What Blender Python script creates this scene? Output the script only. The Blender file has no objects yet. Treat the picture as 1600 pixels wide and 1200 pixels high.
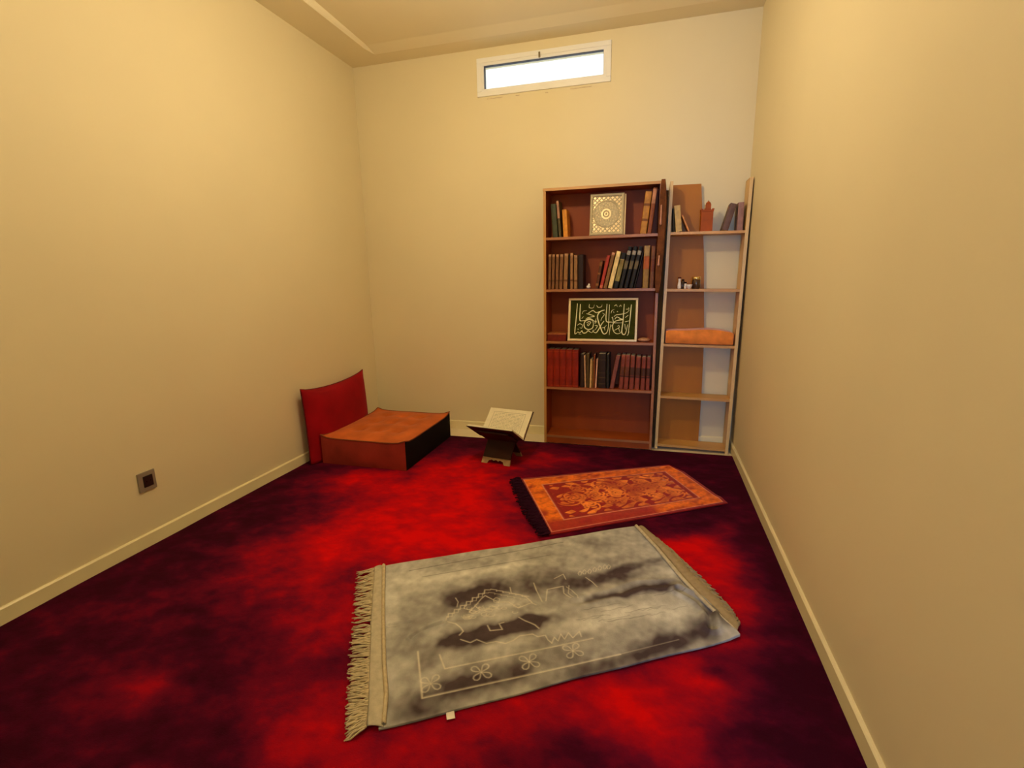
import bpy, bmesh, math, random
import numpy as np
from mathutils import Vector, Matrix

scene = bpy.context.scene
COL = scene.collection
random.seed(7)

# ------------------------------------------------------------------ camera
F, YAW, PIT, ROL = 773.07, -.2774, -.2099, -.0181
def _rot(y, p, r):
    cy, sy, cp, sp, cr, sr = math.cos(y), math.sin(y), math.cos(p), math.sin(p), math.cos(r), math.sin(r)
    f = np.array([sy*cp, cy*cp, sp]); rt = np.array([cy, -sy, 0.]); up = np.cross(rt, f)
    return np.array([cr*rt + sr*up, -sr*rt + cr*up, f])
M = _rot(YAW, PIT, ROL)
CAM = np.array([0, 0, 1.25])
cam = bpy.data.cameras.new('camera'); cam_o = bpy.data.objects.new('camera', cam); COL.objects.link(cam_o)
cam.sensor_width = 36; cam.lens = F/1600*36; cam.clip_start = .02
r_, u_, f_ = [Vector(v) for v in M]
mw = Matrix((r_, u_, -f_)).transposed().to_4x4(); mw.translation = Vector(CAM)
cam_o.matrix_world = mw
scene.camera = cam_o

# ------------------------------------------------------------------ view, world, lights
vs = scene.view_settings
vs.view_transform = 'Standard'; vs.look = 'None'; vs.gamma = 1; vs.exposure = 0.0; vs.use_curve_mapping = False
world = bpy.data.worlds.new('daylight'); scene.world = world; world.use_nodes = True
wn = world.node_tree.nodes; bg = wn['Background']
bg.inputs['Color'].default_value = (.90, .97, 1, 1); bg.inputs['Strength'].default_value = 1.6
LAMP = (-.82, 2.12, 2.50)
LAMP_STRENGTH = 292
LAMP_COL = (1, .81, .51)
FILL_LAMP = (-.88, -.45, 2.45)            # added warm fill globe, unseen behind the camera
def area(name, loc, rot, sx, sy, power, col):
    l = bpy.data.lights.new(name, 'AREA'); l.shape = 'RECTANGLE'; l.size = sx; l.size_y = sy
    l.energy = power; l.color = col
    o = bpy.data.objects.new(name, l); COL.objects.link(o); o.location = loc; o.rotation_euler = rot
    return o
# added cool fill behind the camera, aimed through the doorway; daylight at the high window
fill_light = area('cool_fill', (.28, -3.2, 1.5), (0, 0, 0), .4, 1.2, 95, (.25, .50, 1))
fill_light.rotation_euler = (Vector((.30, 3.8, 1.3))-Vector(fill_light.location)).to_track_quat('-Z', 'Y').to_euler()
area('window_daylight', (-.82, 3.93, 2.69), (math.radians(90), 0, 0), .84, .15, 3, (.75, .88, 1))

# ------------------------------------------------------------------ room measures (metres)
L, RR, D, H, E, FRONT = 2.3355, .5917, 3.8172, 2.8849, 3.595, -1.1
def ray(x, y): return M.T @ np.array([(x-800)/F, (600-y)/F, 1.])
def at(x, y, ax, v):           # the point where the line of sight through a pixel meets a real plane
    d = ray(x, y); return CAM + d*((v - CAM[ax])/d[ax])

# ------------------------------------------------------------------ materials
def srgb(r, g, b):
    f = lambda c: c/12.92 if c <= .04045 else ((c+.055)/1.055)**2.4
    return (f(r/255), f(g/255), f(b/255))
def new_mat(name):
    m = bpy.data.materials.new(name); m.use_nodes = True
    nt = m.node_tree; return m, nt, nt.nodes['Principled BSDF']
def mat(name, col, rough=.6, metal=0, var=.12, scale=8, bump=.0, bscale=60, stretch=(1, 1, 1), sheen=0, coat=0):
    m, nt, b = new_mat(name); N = nt.nodes; K = nt.links
    tc = N.new('ShaderNodeTexCoord'); mp = N.new('ShaderNodeMapping'); mp.inputs['Scale'].default_value = stretch
    K.new(tc.outputs['Object'], mp.inputs['Vector'])
    nz = N.new('ShaderNodeTexNoise'); nz.inputs['Scale'].default_value = scale; nz.inputs['Detail'].default_value = 5
    K.new(mp.outputs[0], nz.inputs['Vector'])
    cr = N.new('ShaderNodeValToRGB'); cr.color_ramp.elements[0].position = .3; cr.color_ramp.elements[1].position = .7
    cr.color_ramp.elements[0].color = tuple(max(0, c*(1-var)) for c in col)+(1,)
    cr.color_ramp.elements[1].color = tuple(min(1, c*(1+var)) for c in col)+(1,)
    K.new(nz.outputs[0], cr.inputs[0]); K.new(cr.outputs[0], b.inputs['Base Color'])
    b.inputs['Roughness'].default_value = rough; b.inputs['Metallic'].default_value = metal
    if sheen: b.inputs['Sheen Weight'].default_value = sheen; b.inputs['Sheen Roughness'].default_value = .4
    b.inputs['Specular IOR Level'].default_value = .12 if rough >= .75 else (.3 if rough >= .5 else .5)
    if coat: b.inputs['Coat Weight'].default_value = coat
    if bump:
        n2 = N.new('ShaderNodeTexNoise'); n2.inputs['Scale'].default_value = bscale; n2.inputs['Detail'].default_value = 4
        K.new(mp.outputs[0], n2.inputs['Vector'])
        bp = N.new('ShaderNodeBump'); bp.inputs['Strength'].default_value = bump; bp.inputs['Distance'].default_value = .004
        K.new(n2.outputs[0], bp.inputs['Height']); K.new(bp.outputs[0], b.inputs['Normal'])
    return m
def attr_mat(name, rough=.9, bump=.3, bscale=300, sheen=.0, noise=.12, nscale=40):
    m, nt, b = new_mat(name); N = nt.nodes; K = nt.links
    a = N.new('ShaderNodeAttribute'); a.attribute_name = 'col'
    tc = N.new('ShaderNodeTexCoord')
    nz = N.new('ShaderNodeTexNoise'); nz.inputs['Scale'].default_value = nscale; nz.inputs['Detail'].default_value = 6
    K.new(tc.outputs['Object'], nz.inputs['Vector'])
    mr = N.new('ShaderNodeMapRange'); mr.inputs['From Min'].default_value = .3; mr.inputs['From Max'].default_value = .7
    mr.inputs['To Min'].default_value = 1-noise; mr.inputs['To Max'].default_value = 1+noise
    K.new(nz.outputs[0], mr.inputs['Value'])
    mx = N.new('ShaderNodeVectorMath'); mx.operation = 'SCALE'
    K.new(a.outputs['Color'], mx.inputs[0]); K.new(mr.outputs[0], mx.inputs['Scale'])
    K.new(mx.outputs[0], b.inputs['Base Color'])
    b.inputs['Roughness'].default_value = rough
    b.inputs['Specular IOR Level'].default_value = .15
    if sheen: b.inputs['Sheen Weight'].default_value = sheen
    n2 = N.new('ShaderNodeTexNoise'); n2.inputs['Scale'].default_value = bscale; n2.inputs['Detail'].default_value = 3
    K.new(tc.outputs['Object'], n2.inputs['Vector'])
    bp = N.new('ShaderNodeBump'); bp.inputs['Strength'].default_value = bump; bp.inputs['Distance'].default_value = .004
    K.new(n2.outputs[0], bp.inputs['Height']); K.new(bp.outputs[0], b.inputs['Normal'])
    return m

M_WALL = mat('cream_wall_paint', (.76, .67, .44), .55, var=.025, scale=1.2, bump=.08, bscale=45)
M_CEIL = mat('cream_ceiling_paint', (.82, .73, .50), .7, var=.02, scale=1.5)
M_BASE = mat('cream_baseboard_gloss', (.84, .75, .46), .35, var=.03, scale=3)
M_TILE = mat('cream_floor_tile', (.80, .70, .50), .4, var=.04, scale=5)
M_PVC = mat('white_window_plastic', (.86, .86, .84), .35, var=.02)
M_GASK = mat('dark_gasket', (.03, .03, .05), .5, var=.05)
M_CASE = mat('cherry_wood_laminate', (.30, .058, .006), .55, var=.14, scale=6, stretch=(1, 1, .12))
M_CASEF = mat('cherry_shelf_edge', (.36, .145, .055), .4, var=.12, scale=10, stretch=(.15, 1, 1))
M_CASES = mat('light_side_edge', (.52, .27, .08), .4, var=.1, scale=10, stretch=(1, 1, .15))
M_BEECH = mat('beech_laminate', (.62, .38, .13), .42, var=.08, scale=7, stretch=(1, 1, .12))
M_BEECHE = mat('beech_pale_edge', (.72, .50, .21), .4, var=.06, scale=7, stretch=(1, 1, .12))
M_BEECHS = mat('beech_shelf', (.58, .31, .08), .42, var=.1, scale=7, stretch=(.15, 1, 1))
M_BACK = mat('brown_hardboard', (.42, .155, .012), .5, var=.1, scale=5, stretch=(1, 1, .2))
M_PAGE = mat('cream_paper', (.80, .74, .56), .8, var=.06, scale=20)
M_SILV = mat('embossed_pale_metal', (.46, .39, .24), .5, metal=.1, var=.05, scale=30)
M_GOLD = mat('gold_thread', (.90, .86, .50), .5, metal=0, var=.06)
M_DGREEN = mat('dark_green_velvet', (.035, .040, .004), .8, var=.25, scale=14)
M_FRAME = mat('pale_gold_frame', (.72, .55, .30), .35, metal=.3, var=.08)
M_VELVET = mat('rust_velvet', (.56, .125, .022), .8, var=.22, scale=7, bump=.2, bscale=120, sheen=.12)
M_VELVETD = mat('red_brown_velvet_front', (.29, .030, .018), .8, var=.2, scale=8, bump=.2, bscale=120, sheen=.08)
M_RED = mat('crimson_velvet', (.29, .002, .007), .8, var=.2, scale=5, bump=.2, bscale=120, sheen=.04)
M_BLACK = mat('black_fabric', (.008, .004, .004), .9, var=.2, bump=.2, bscale=200)
M_PIPE = mat('dark_rust_piping', (.22, .05, .015), .7, var=.1)
M_DWOOD = mat('dark_walnut_wood', (.035, .007, .003), .55, var=.3, scale=12, stretch=(.2, 1, 1))
M_LWOOD = mat('pale_carved_wood', (.38, .25, .12), .6, var=.3, scale=25)
M_SHEEP = mat('orange_plush', (.80, .25, .05), .85, var=.2, scale=14, bump=.5, bscale=90, sheen=.5)
M_TERRA = mat('terracotta_wood', (.36, .07, .005), .6, var=.15, scale=18)
M_STRAP = mat('dark_brown_cloth', (.15, .05, .018), .85, var=.3, scale=20, bump=.3, bscale=150)
M_PINK = mat('pink_tassel', (.55, .26, .18), .7, var=.15)
M_SOCK = mat('grey_socket_plastic', (.26, .22, .17), .3, var=.04)
M_SOCKB = mat('black_socket_insert', (.012, .010, .010), .3, var=.1)
M_FRINGE = mat('beige_fringe_cord', (.56, .47, .31), .85, var=.15, scale=60, bump=.3, bscale=400)
M_TAPE_SHADE = mat('tan_shaded_binding', (.37, .285, .165), .8, var=.12, scale=50, bump=.3, bscale=400)  # right end of the grey rug: tan with shade put into the colour
M_TAPE2 = mat('pale_beige_binding', (.50, .45, .34), .8, var=.12, scale=50, bump=.3, bscale=400)
M_PURP = mat('dark_purple_fringe', (.022, .0015, .012), .95, var=.35, scale=60, bump=.6, bscale=200)
M_WHITEP = mat('white_glazed_ceramic', (.82, .74, .66), .25, var=.03)
M_SMOKE = mat('dark_brown_glass', (.05, .02, .012), .12, var=.1, coat=.5)
M_GLID = mat('gold_lid', (.80, .60, .22), .22, metal=.9, var=.04)
M_INK = mat('grey_printed_ink', (.36, .33, .24), .8, var=.1)
M_LAMPB = mat('white_lamp_base', (.85, .83, .78), .4, var=.02)
M_CRACK = mat('dark_crack', (.16, .11, .04), .9, var=.2)

def emis(name, col, s):
    m, nt, b = new_mat(name)
    b.inputs['Base Color'].default_value = (*col, 1)
    b.inputs['Emission Color'].default_value = (*col, 1); b.inputs['Emission Strength'].default_value = s
    return m
def glass(name):
    m = bpy.data.materials.new(name); m.use_nodes = True; nt = m.node_tree; N = nt.nodes
    N.remove(N['Principled BSDF'])
    t = N.new('ShaderNodeBsdfTransparent'); t.inputs[0].default_value = (.96, .98, .99, 1)
    g = N.new('ShaderNodeBsdfGlossy'); g.inputs['Roughness'].default_value = .03
    mx = N.new('ShaderNodeMixShader'); mx.inputs[0].default_value = .06
    nt.links.new(t.outputs[0], mx.inputs[1]); nt.links.new(g.outputs[0], mx.inputs[2])
    nt.links.new(mx.outputs[0], N['Material Output'].inputs['Surface'])
    return m
M_GLASS = glass('window_glass')

# ------------------------------------------------------------------ helpers
def obj(name, bm, m, parent=None, smooth=False, bevel=0, seg=2):
    me = bpy.data.meshes.new(name)
    bmesh.ops.recalc_face_normals(bm, faces=bm.faces)
    bm.to_mesh(me); bm.free()
    o = bpy.data.objects.new(name, me); COL.objects.link(o)
    for mm in (m if isinstance(m, (list, tuple)) else [m]): me.materials.append(mm)
    if smooth: me.polygons.foreach_set('use_smooth', [True]*len(me.polygons))
    if bevel:
        md = o.modifiers.new('bevel', 'BEVEL'); md.width = bevel; md.segments = seg; md.limit_method = 'ANGLE'
    if parent is not None: o.parent = parent
    return o
def tag(o, label, cat, group=None):
    o['label'] = label; o['category'] = cat
    if group: o['group'] = group
    return o
def thing(name, label, cat, loc=(0, 0, 0), rot=(0, 0, 0), group=None):
    o = bpy.data.objects.new(name, None); COL.objects.link(o); o.empty_display_size = .05
    o.location = loc; o.rotation_euler = rot
    return tag(o, label, cat, group)
def struct(name, bm, m, parent=None, **k):
    o = obj(name, bm, m, parent, **k)
    if parent is None: o['kind'] = 'structure'
    return o
def box(bm, x0, x1, y0, y1, z0, z1, mi=0):
    v = [bm.verts.new(p) for p in [(x0,y0,z0),(x1,y0,z0),(x1,y1,z0),(x0,y1,z0),(x0,y0,z1),(x1,y0,z1),(x1,y1,z1),(x0,y1,z1)]]
    for f in [(0,1,2,3),(4,5,6,7),(0,1,5,4),(1,2,6,5),(2,3,7,6),(3,0,4,7)]:
        fc = bm.faces.new([v[i] for i in f]); fc.material_index = mi
    return v
def B(*a): bm = bmesh.new(); box(bm, *a); return bm
def prism(bm, pts, axis, a, b):      # polygon extruded along axis (0,1,2) from a to b; pts are the two other coordinates in order
    def P(p, t):
        q = list(p); q.insert(axis, t); return q
    v0 = [bm.verts.new(P(p, a)) for p in pts]; v1 = [bm.verts.new(P(p, b)) for p in pts]
    n = len(pts); bm.faces.new(v0); bm.faces.new(v1[::-1])
    for i in range(n): bm.faces.new([v0[i], v0[(i+1) % n], v1[(i+1) % n], v1[i]])
def tube(bm, pts, r, n=8, ry=None):
    pts = [Vector(p) for p in pts]; rings = []
    for i, p in enumerate(pts):
        t = (pts[min(i+1, len(pts)-1)] - pts[max(i-1, 0)]).normalized()
        a = t.cross(Vector((0, 0, 1)));
        if a.length < 1e-3: a = t.cross(Vector((0, 1, 0)))
        a.normalize(); b = t.cross(a).normalized()
        rr = r[i] if isinstance(r, (list, tuple)) else r
        rings.append([bm.verts.new(p + a*math.cos(k*2*math.pi/n)*rr + b*math.sin(k*2*math.pi/n)*rr) for k in range(n)])
    for i in range(len(rings)-1):
        for k in range(n): bm.faces.new([rings[i][k], rings[i][(k+1) % n], rings[i+1][(k+1) % n], rings[i+1][k]])
    bm.faces.new(rings[0][::-1]); bm.faces.new(rings[-1])
def lathe(bm, prof, c=(0, 0, 0), n=20):
    rings = []
    for (r, z) in prof:
        rings.append([bm.verts.new((c[0]+r*math.cos(k*2*math.pi/n), c[1]+r*math.sin(k*2*math.pi/n), c[2]+z)) for k in range(n)])
    for i in range(len(rings)-1):
        for k in range(n): bm.faces.new([rings[i][k], rings[i][(k+1) % n], rings[i+1][(k+1) % n], rings[i+1][k]])
    bm.faces.new(rings[0][::-1]); bm.faces.new(rings[-1])
def spline(pts, n=6):
    P = [np.array(p, float) for p in pts]
    if len(P) < 3: return P
    P = [2*P[0]-P[1]] + P + [2*P[-1]-P[-2]]; out = []
    for i in range(1, len(P)-2):
        for k in range(n):
            t = k/n; a, b, c, d = P[i-1:i+3]
            out.append(.5*((2*b)+(c-a)*t+(2*a-5*b+4*c-d)*t*t+(3*b-a-3*c+d)*t**3))
    out.append(P[-2]); return out
def soft_box(w, d, h, n=14, rnd=.02, sag=None):     # a stuffed box, centred in x and y, standing on z=0
    bm = bmesh.new(); bmesh.ops.create_cube(bm, size=1)
    bmesh.ops.subdivide_edges(bm, edges=bm.edges, cuts=n, use_grid_fill=True)
    for v in bm.verts:
        x, y, z = v.co*2
        v.co = Vector((x*w/2, y*d/2, (z+1)*h/2))
        if sag: v.co += Vector(sag(x, y, z))
    return bm

# ------------------------------------------------------------------ the room
bm = bmesh.new(); box(bm, -L-.1, RR+.1, FRONT-.1, D+.1, -.1, -.008); struct('floor', bm, M_TILE)
struct('wall_left', B(-L-.12, -L, FRONT-.1, D+.12, -.1, H+.2), M_WALL)
struct('wall_right', B(RR, RR+.12, FRONT-.1, D+.12, -.1, H+.2), M_WALL)
WX0, WX1, WZ0, WZ1 = -1.31, -.34, 2.565, 2.82       # outer frame of the high window
bm = bmesh.new()
ox0, ox1, oz0, oz1 = WX0+.03, WX1-.03, WZ0+.03, WZ1-.03
box(bm, -L, ox0, D, D+.12, -.1, H+.2); box(bm, ox1, RR, D, D+.12, -.1, H+.2)
box(bm, ox0, ox1, D, D+.12, -.1, oz0); box(bm, ox0, ox1, D, D+.12, oz1, H+.2)
struct('wall_back', bm, M_WALL)
DX0, DX1, DZ = .10, .46, 2.1  # unseen doorway, narrowed to shape the beam of the cool fill
bm = bmesh.new()
box(bm, -L, DX0, FRONT-.12, FRONT, -.1, H+.2); box(bm, DX1, RR, FRONT-.12, FRONT, -.1, H+.2); box(bm, DX0, DX1, FRONT-.12, FRONT, DZ, H+.2)
struct('wall_front', bm, M_WALL)
# added hall shell, unseen, keeping the world light out of the doorway
bm = bmesh.new()
box(bm, -.9, -.8, -3.7, FRONT-.12, -.1, H+.2); box(bm, .8, .9, -3.7, FRONT-.12, -.1, H+.2); box(bm, -.9, .9, -3.8, -3.7, -.1, H+.2)
box(bm, -.9, .9, -3.8, FRONT-.12, H, H+.1); box(bm, -.9, .9, -3.8, FRONT-.1, -.1, -.008)
struct('wall_hall_blocker', bm, M_WALL)
# ceiling: a low strip along the left wall, the rest a little higher, the step dying out before the back wall
bm = bmesh.new(); SX, ST = -2.05, .042
ys = [FRONT-.1, 2.8, 3.55, 3.66, D+.12]; hs = [ST, ST, ST*.45, 0, 0]
def cz(j): return H + hs[j]
A = [bm.verts.new((-L-.1, y, H)) for y in ys]; S0 = [bm.verts.new((SX-.02, y, H)) for y in ys]
S1 = [bm.verts.new((SX, y, cz(j))) for j, y in enumerate(ys)]; R1 = [bm.verts.new((RR+.1, y, cz(j))) for j, y in enumerate(ys)]
T = [bm.verts.new((x, y, H+.2)) for x in (-L-.1, RR+.1) for y in (ys[0], ys[-1])]
for j in range(4):
    for a, b in ((A, S0), (S0, S1), (S1, R1)): bm.faces.new([a[j], a[j+1], b[j+1], b[j]])
bm.faces.new([T[0], T[1], T[3], T[2]])
bmesh.ops.remove_doubles(bm, verts=bm.verts, dist=1e-5)
ceil = struct('ceiling', bm, M_CEIL)
def baseboard(name, pts, axis, a, b): bm = bmesh.new(); prism(bm, pts, axis, a, b); struct(name, bm, M_BASE)
bh, t = .0667, .012
baseboard('baseboard_left', [(-L, -.008), (-L+t, -.008), (-L+t, bh-.006), (-L+t*.5, bh), (-L, bh)], 1, FRONT, D)
baseboard('baseboard_right', [(RR, -.008), (RR-t, -.008), (RR-t, bh-.006), (RR-t*.5, bh), (RR, bh)], 1, FRONT, D)
baseboard('baseboard_back', [(D, -.008), (D-t, -.008), (D-t, bh-.006), (D-t*.5, bh), (D, bh)], 0, -L+t, RR-t)

# window: frame, sash, gasket, pane, latch
w = bpy.data.objects.new('window_1', None); COL.objects.link(w); w['kind'] = 'structure'; w.location = (-.825, D, 2.69)
def ring(bm, x0, x1, z0, z1, wd, y0, y1):
    box(bm, x0, x1, y0, y1, z0, z0+wd); box(bm, x0, x1, y0, y1, z1-wd, z1)
    box(bm, x0, x0+wd, y0, y1, z0+wd, z1-wd); box(bm, x1-wd, x1, y0, y1, z0+wd, z1-wd)
def wobj(n, bm, m, **k):
    bmesh.ops.translate(bm, verts=bm.verts, vec=-Vector(w.location)); return obj(n, bm, m, w, **k)
bm = bmesh.new(); ring(bm, WX0, WX1, WZ0, WZ1, .032, D-.012, D+.05); wobj('window_frame', bm, M_PVC, bevel=.003)
bm = bmesh.new(); ring(bm, WX0+.028, WX1-.028, WZ0+.026, WZ1-.026, .024, D-.006, D+.04); wobj('sash', bm, M_PVC, bevel=.002)
bm = bmesh.new(); ring(bm, WX0+.051, WX1-.049, WZ0+.048, WZ1-.048, .005, D+.004, D+.03); wobj('gasket', bm, M_GASK)
wobj('pane', B(WX0+.05, WX1-.05, D+.018, D+.022, WZ0+.046, WZ1-.046), M_GLASS)
bm = bmesh.new(); box(bm, -.845, -.833, D-.020, D-.006, 2.775, 2.805); box(bm, -.842, -.836, D-.03, D-.018, 2.765, 2.80)
wobj('latch', bm, mat('brass_latch', (.25, .19, .08), .4, metal=.4), bevel=.001)
# flaking plaster under the window
bm = bmesh.new()
for (x0, x1, z) in [(-1.24, -1.12, 2.552), (-1.02, -.99, 2.551), (-.62, -.47, 2.553), (-.80, -.78, 2.548)]:
    pts = [(x0+(x1-x0)*k/7, z+random.uniform(-.002, .002)) for k in range(8)]
    poly = pts + [(x, zz-.004-random.uniform(0, .003)) for x, zz in pts[::-1]]
    prism(bm, [(p[0], p[1]) for p in poly], 1, D-.0012, D+.001)
struct('trim_1', bm, mat('chipped_plaster', (.62, .50, .32), .9, var=.2, scale=40))

# ------------------------------------------------------------------ red carpet
def px_floor(p): q = at(p[0], p[1], 2, 0); return q[:2]
pile_tone = [  # redder patches of pile: (pixel x, y, radius across, radius in depth (m), weight)
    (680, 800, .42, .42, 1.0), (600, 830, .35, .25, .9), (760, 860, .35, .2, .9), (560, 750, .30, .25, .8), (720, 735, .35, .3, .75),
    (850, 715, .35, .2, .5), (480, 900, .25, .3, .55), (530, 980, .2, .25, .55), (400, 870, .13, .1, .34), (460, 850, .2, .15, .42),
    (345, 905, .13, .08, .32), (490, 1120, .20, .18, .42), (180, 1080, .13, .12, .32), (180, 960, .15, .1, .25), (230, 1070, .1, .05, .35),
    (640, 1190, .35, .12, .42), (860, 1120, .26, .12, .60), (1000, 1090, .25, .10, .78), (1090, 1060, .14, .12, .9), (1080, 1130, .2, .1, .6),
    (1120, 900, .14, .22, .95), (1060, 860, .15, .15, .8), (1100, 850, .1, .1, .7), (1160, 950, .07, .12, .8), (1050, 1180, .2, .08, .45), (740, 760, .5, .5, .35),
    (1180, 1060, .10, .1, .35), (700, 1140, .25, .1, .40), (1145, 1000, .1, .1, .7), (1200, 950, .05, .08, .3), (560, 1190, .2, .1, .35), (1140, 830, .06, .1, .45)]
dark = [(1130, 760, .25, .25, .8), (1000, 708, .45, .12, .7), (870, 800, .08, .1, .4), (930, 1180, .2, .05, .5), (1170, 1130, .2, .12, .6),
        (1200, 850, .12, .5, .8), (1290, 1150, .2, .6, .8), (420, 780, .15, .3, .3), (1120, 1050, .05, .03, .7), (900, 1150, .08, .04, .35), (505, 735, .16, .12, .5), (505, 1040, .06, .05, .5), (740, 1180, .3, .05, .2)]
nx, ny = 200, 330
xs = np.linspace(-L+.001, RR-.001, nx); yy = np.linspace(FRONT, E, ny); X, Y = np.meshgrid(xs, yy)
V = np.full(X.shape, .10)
for (px, py, ra, rb, wt) in pile_tone:
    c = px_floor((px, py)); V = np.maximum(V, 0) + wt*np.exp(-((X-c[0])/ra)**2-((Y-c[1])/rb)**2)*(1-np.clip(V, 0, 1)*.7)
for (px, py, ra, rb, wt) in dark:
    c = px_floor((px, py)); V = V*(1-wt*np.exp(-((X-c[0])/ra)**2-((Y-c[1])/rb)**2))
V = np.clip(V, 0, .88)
Z = .004*np.sin(X*9+1.3*np.sin(Y*5))*np.sin(Y*7+X*2)*.35
verts = [(x, y, z) for x, y, z in zip(X.ravel(), Y.ravel(), Z.ravel()*np.clip((E-Y.ravel())*8, 0, 1))]
nb = len(verts)
faces = [(j*nx+i, j*nx+i+1, (j+1)*nx+i+1, (j+1)*nx+i) for j in range(ny-1) for i in range(nx-1)]
top_back = [(ny-1)*nx+i for i in range(nx)]
verts += [(x, E+.003, -.008) for x in xs]
faces += [(top_back[i], top_back[i+1], nb+i+1, nb+i) for i in range(nx-1)]
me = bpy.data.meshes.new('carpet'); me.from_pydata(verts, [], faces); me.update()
a = me.attributes.new('pile_tone', 'FLOAT', 'POINT'); a.data.foreach_set('value', np.concatenate([V.ravel(), np.full(nx, .3)]).astype(np.float32))
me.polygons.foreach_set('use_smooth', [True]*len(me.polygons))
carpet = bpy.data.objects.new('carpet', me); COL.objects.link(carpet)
tag(carpet, 'crimson and dark maroon mottled plush carpet covering the floor wall to wall', 'carpet')
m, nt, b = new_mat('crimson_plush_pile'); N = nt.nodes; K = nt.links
at_n = N.new('ShaderNodeAttribute'); at_n.attribute_name = 'pile_tone'
tc = N.new('ShaderNodeTexCoord'); mp = N.new('ShaderNodeMapping'); mp.inputs['Rotation'].default_value = (0, 0, -.7); mp.inputs['Scale'].default_value = (1, 1.35, 1)
K.new(tc.outputs['Object'], mp.inputs['Vector'])
n1 = N.new('ShaderNodeTexNoise'); n1.inputs['Scale'].default_value = 5.2; n1.inputs['Detail'].default_value = 4; n1.inputs['Roughness'].default_value = .5; n1.inputs['Distortion'].default_value = .15
n2 = N.new('ShaderNodeTexNoise'); n2.inputs['Scale'].default_value = 13; n2.inputs['Detail'].default_value = 7; n2.inputs['Roughness'].default_value = .62
K.new(mp.outputs[0], n1.inputs['Vector']); K.new(mp.outputs[0], n2.inputs['Vector'])
def math_node(op, a, b_):
    n = N.new('ShaderNodeMath'); n.operation = op
    for i, s in enumerate((a, b_)):
        if isinstance(s, (int, float)): n.inputs[i].default_value = s
        else: K.new(s, n.inputs[i])
    return n.outputs[0]
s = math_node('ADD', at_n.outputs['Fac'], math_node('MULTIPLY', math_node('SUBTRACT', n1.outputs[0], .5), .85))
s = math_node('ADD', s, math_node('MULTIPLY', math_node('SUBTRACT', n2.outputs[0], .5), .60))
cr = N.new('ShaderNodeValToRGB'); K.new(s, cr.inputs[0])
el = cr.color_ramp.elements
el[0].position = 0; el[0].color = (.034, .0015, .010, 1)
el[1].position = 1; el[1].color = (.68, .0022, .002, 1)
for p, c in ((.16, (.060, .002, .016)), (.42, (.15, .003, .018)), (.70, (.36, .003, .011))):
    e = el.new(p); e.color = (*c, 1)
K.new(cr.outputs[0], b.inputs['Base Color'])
b.inputs['Roughness'].default_value = .95; b.inputs['Specular IOR Level'].default_value = .05
b.inputs['Sheen Weight'].default_value = .03; b.inputs['Sheen Tint'].default_value = (.7, .1, .35, 1)
n3 = N.new('ShaderNodeTexNoise'); n3.inputs['Scale'].default_value = 260; n3.inputs['Detail'].default_value = 3
K.new(tc.outputs['Object'], n3.inputs['Vector'])
bp = N.new('ShaderNodeBump'); bp.inputs['Strength'].default_value = .5; bp.inputs['Distance'].default_value = .006
K.new(math_node('ADD', n3.outputs[0], math_node('MULTIPLY', n2.outputs[0], 1.2)), bp.inputs['Height']); K.new(bp.outputs[0], b.inputs['Normal'])
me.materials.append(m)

# ------------------------------------------------------------------ added fill globe, and ceiling lamp (just above the frame of the photograph)
M_GLOW = emis('warm_lamp_glow', LAMP_COL, LAMP_STRENGTH); M_FILLGLOW = emis('warm_fill_glow', LAMP_COL, LAMP_STRENGTH*.32)
for P_, mg, lb in ((LAMP, M_GLOW, 'round opal globe lamp hanging from the ceiling nearest the window wall'), (FILL_LAMP, M_FILLGLOW, 'opal fill globe added on the ceiling behind the camera')):
    lamp = thing('ceiling_lamp', lb, 'lamp', (P_[0], P_[1], H+ST), group='ceiling lamps')
    bm = bmesh.new(); lathe(bm, [(.06, 0), (.06, -.02), (.03, -.035), (.006, -.05), (.005, P_[2]-H-ST+.05)]); obj('lamp_base', bm, M_LAMPB, lamp, smooth=True)
    bm = bmesh.new(); bmesh.ops.create_uvsphere(bm, u_segments=20, v_segments=12, radius=.065)
    bmesh.ops.translate(bm, verts=bm.verts, vec=(0, 0, P_[2]-H-ST)); obj('globe', bm, mg, lamp, smooth=True)

# ------------------------------------------------------------------ tall cherry bookcase
Y1 = 3.60; YB = 3.80
c1 = thing('bookcase', 'tall reddish-brown cherry wood bookcase with four shelves full of books, against the back wall', 'bookcase', (-.37, 3.70, 0))
def c1o(n, bm, m, **k):
    bmesh.ops.translate(bm, verts=bm.verts, vec=(.37, -3.70, 0)); return obj(n, bm, m, c1, **k)
CX0, CX1, CT = -.772, .032, 1.862
def two(bm, mi_fn):   # choose material per face
    for f in bm.faces: f.material_index = mi_fn(f)
    return bm
def side(x0, x1):
    bm = B(x0, x1, Y1, YB, 0, CT); bm.faces.ensure_lookup_table(); bm.normal_update()
    bmesh.ops.recalc_face_normals(bm, faces=bm.faces)
    return two(bm, lambda f: 1 if f.normal.y < -.5 else 0)
c1o('side_panel', side(CX0, CX0+.018), [M_CASE, M_CASES])
c1o('side_panel', side(CX1-.018, CX1), [M_CASE, M_CASEF])
def board(x0, x1, y0, y1, z0, z1):
    bm = B(x0, x1, y0, y1, z0, z1); bmesh.ops.recalc_face_normals(bm, faces=bm.faces)
    return two(bm, lambda f: 1 if f.normal.y < -.5 else 0)
IX0, IX1 = CX0+.018, CX1-.018
bm = board(CX0-.002, CX1+.002, Y1-.004, YB, CT-.018, CT); c1o('top_board', bm, [M_CASE, M_CASES])
SH = [1.531, 1.168, .790, .443]
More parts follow.
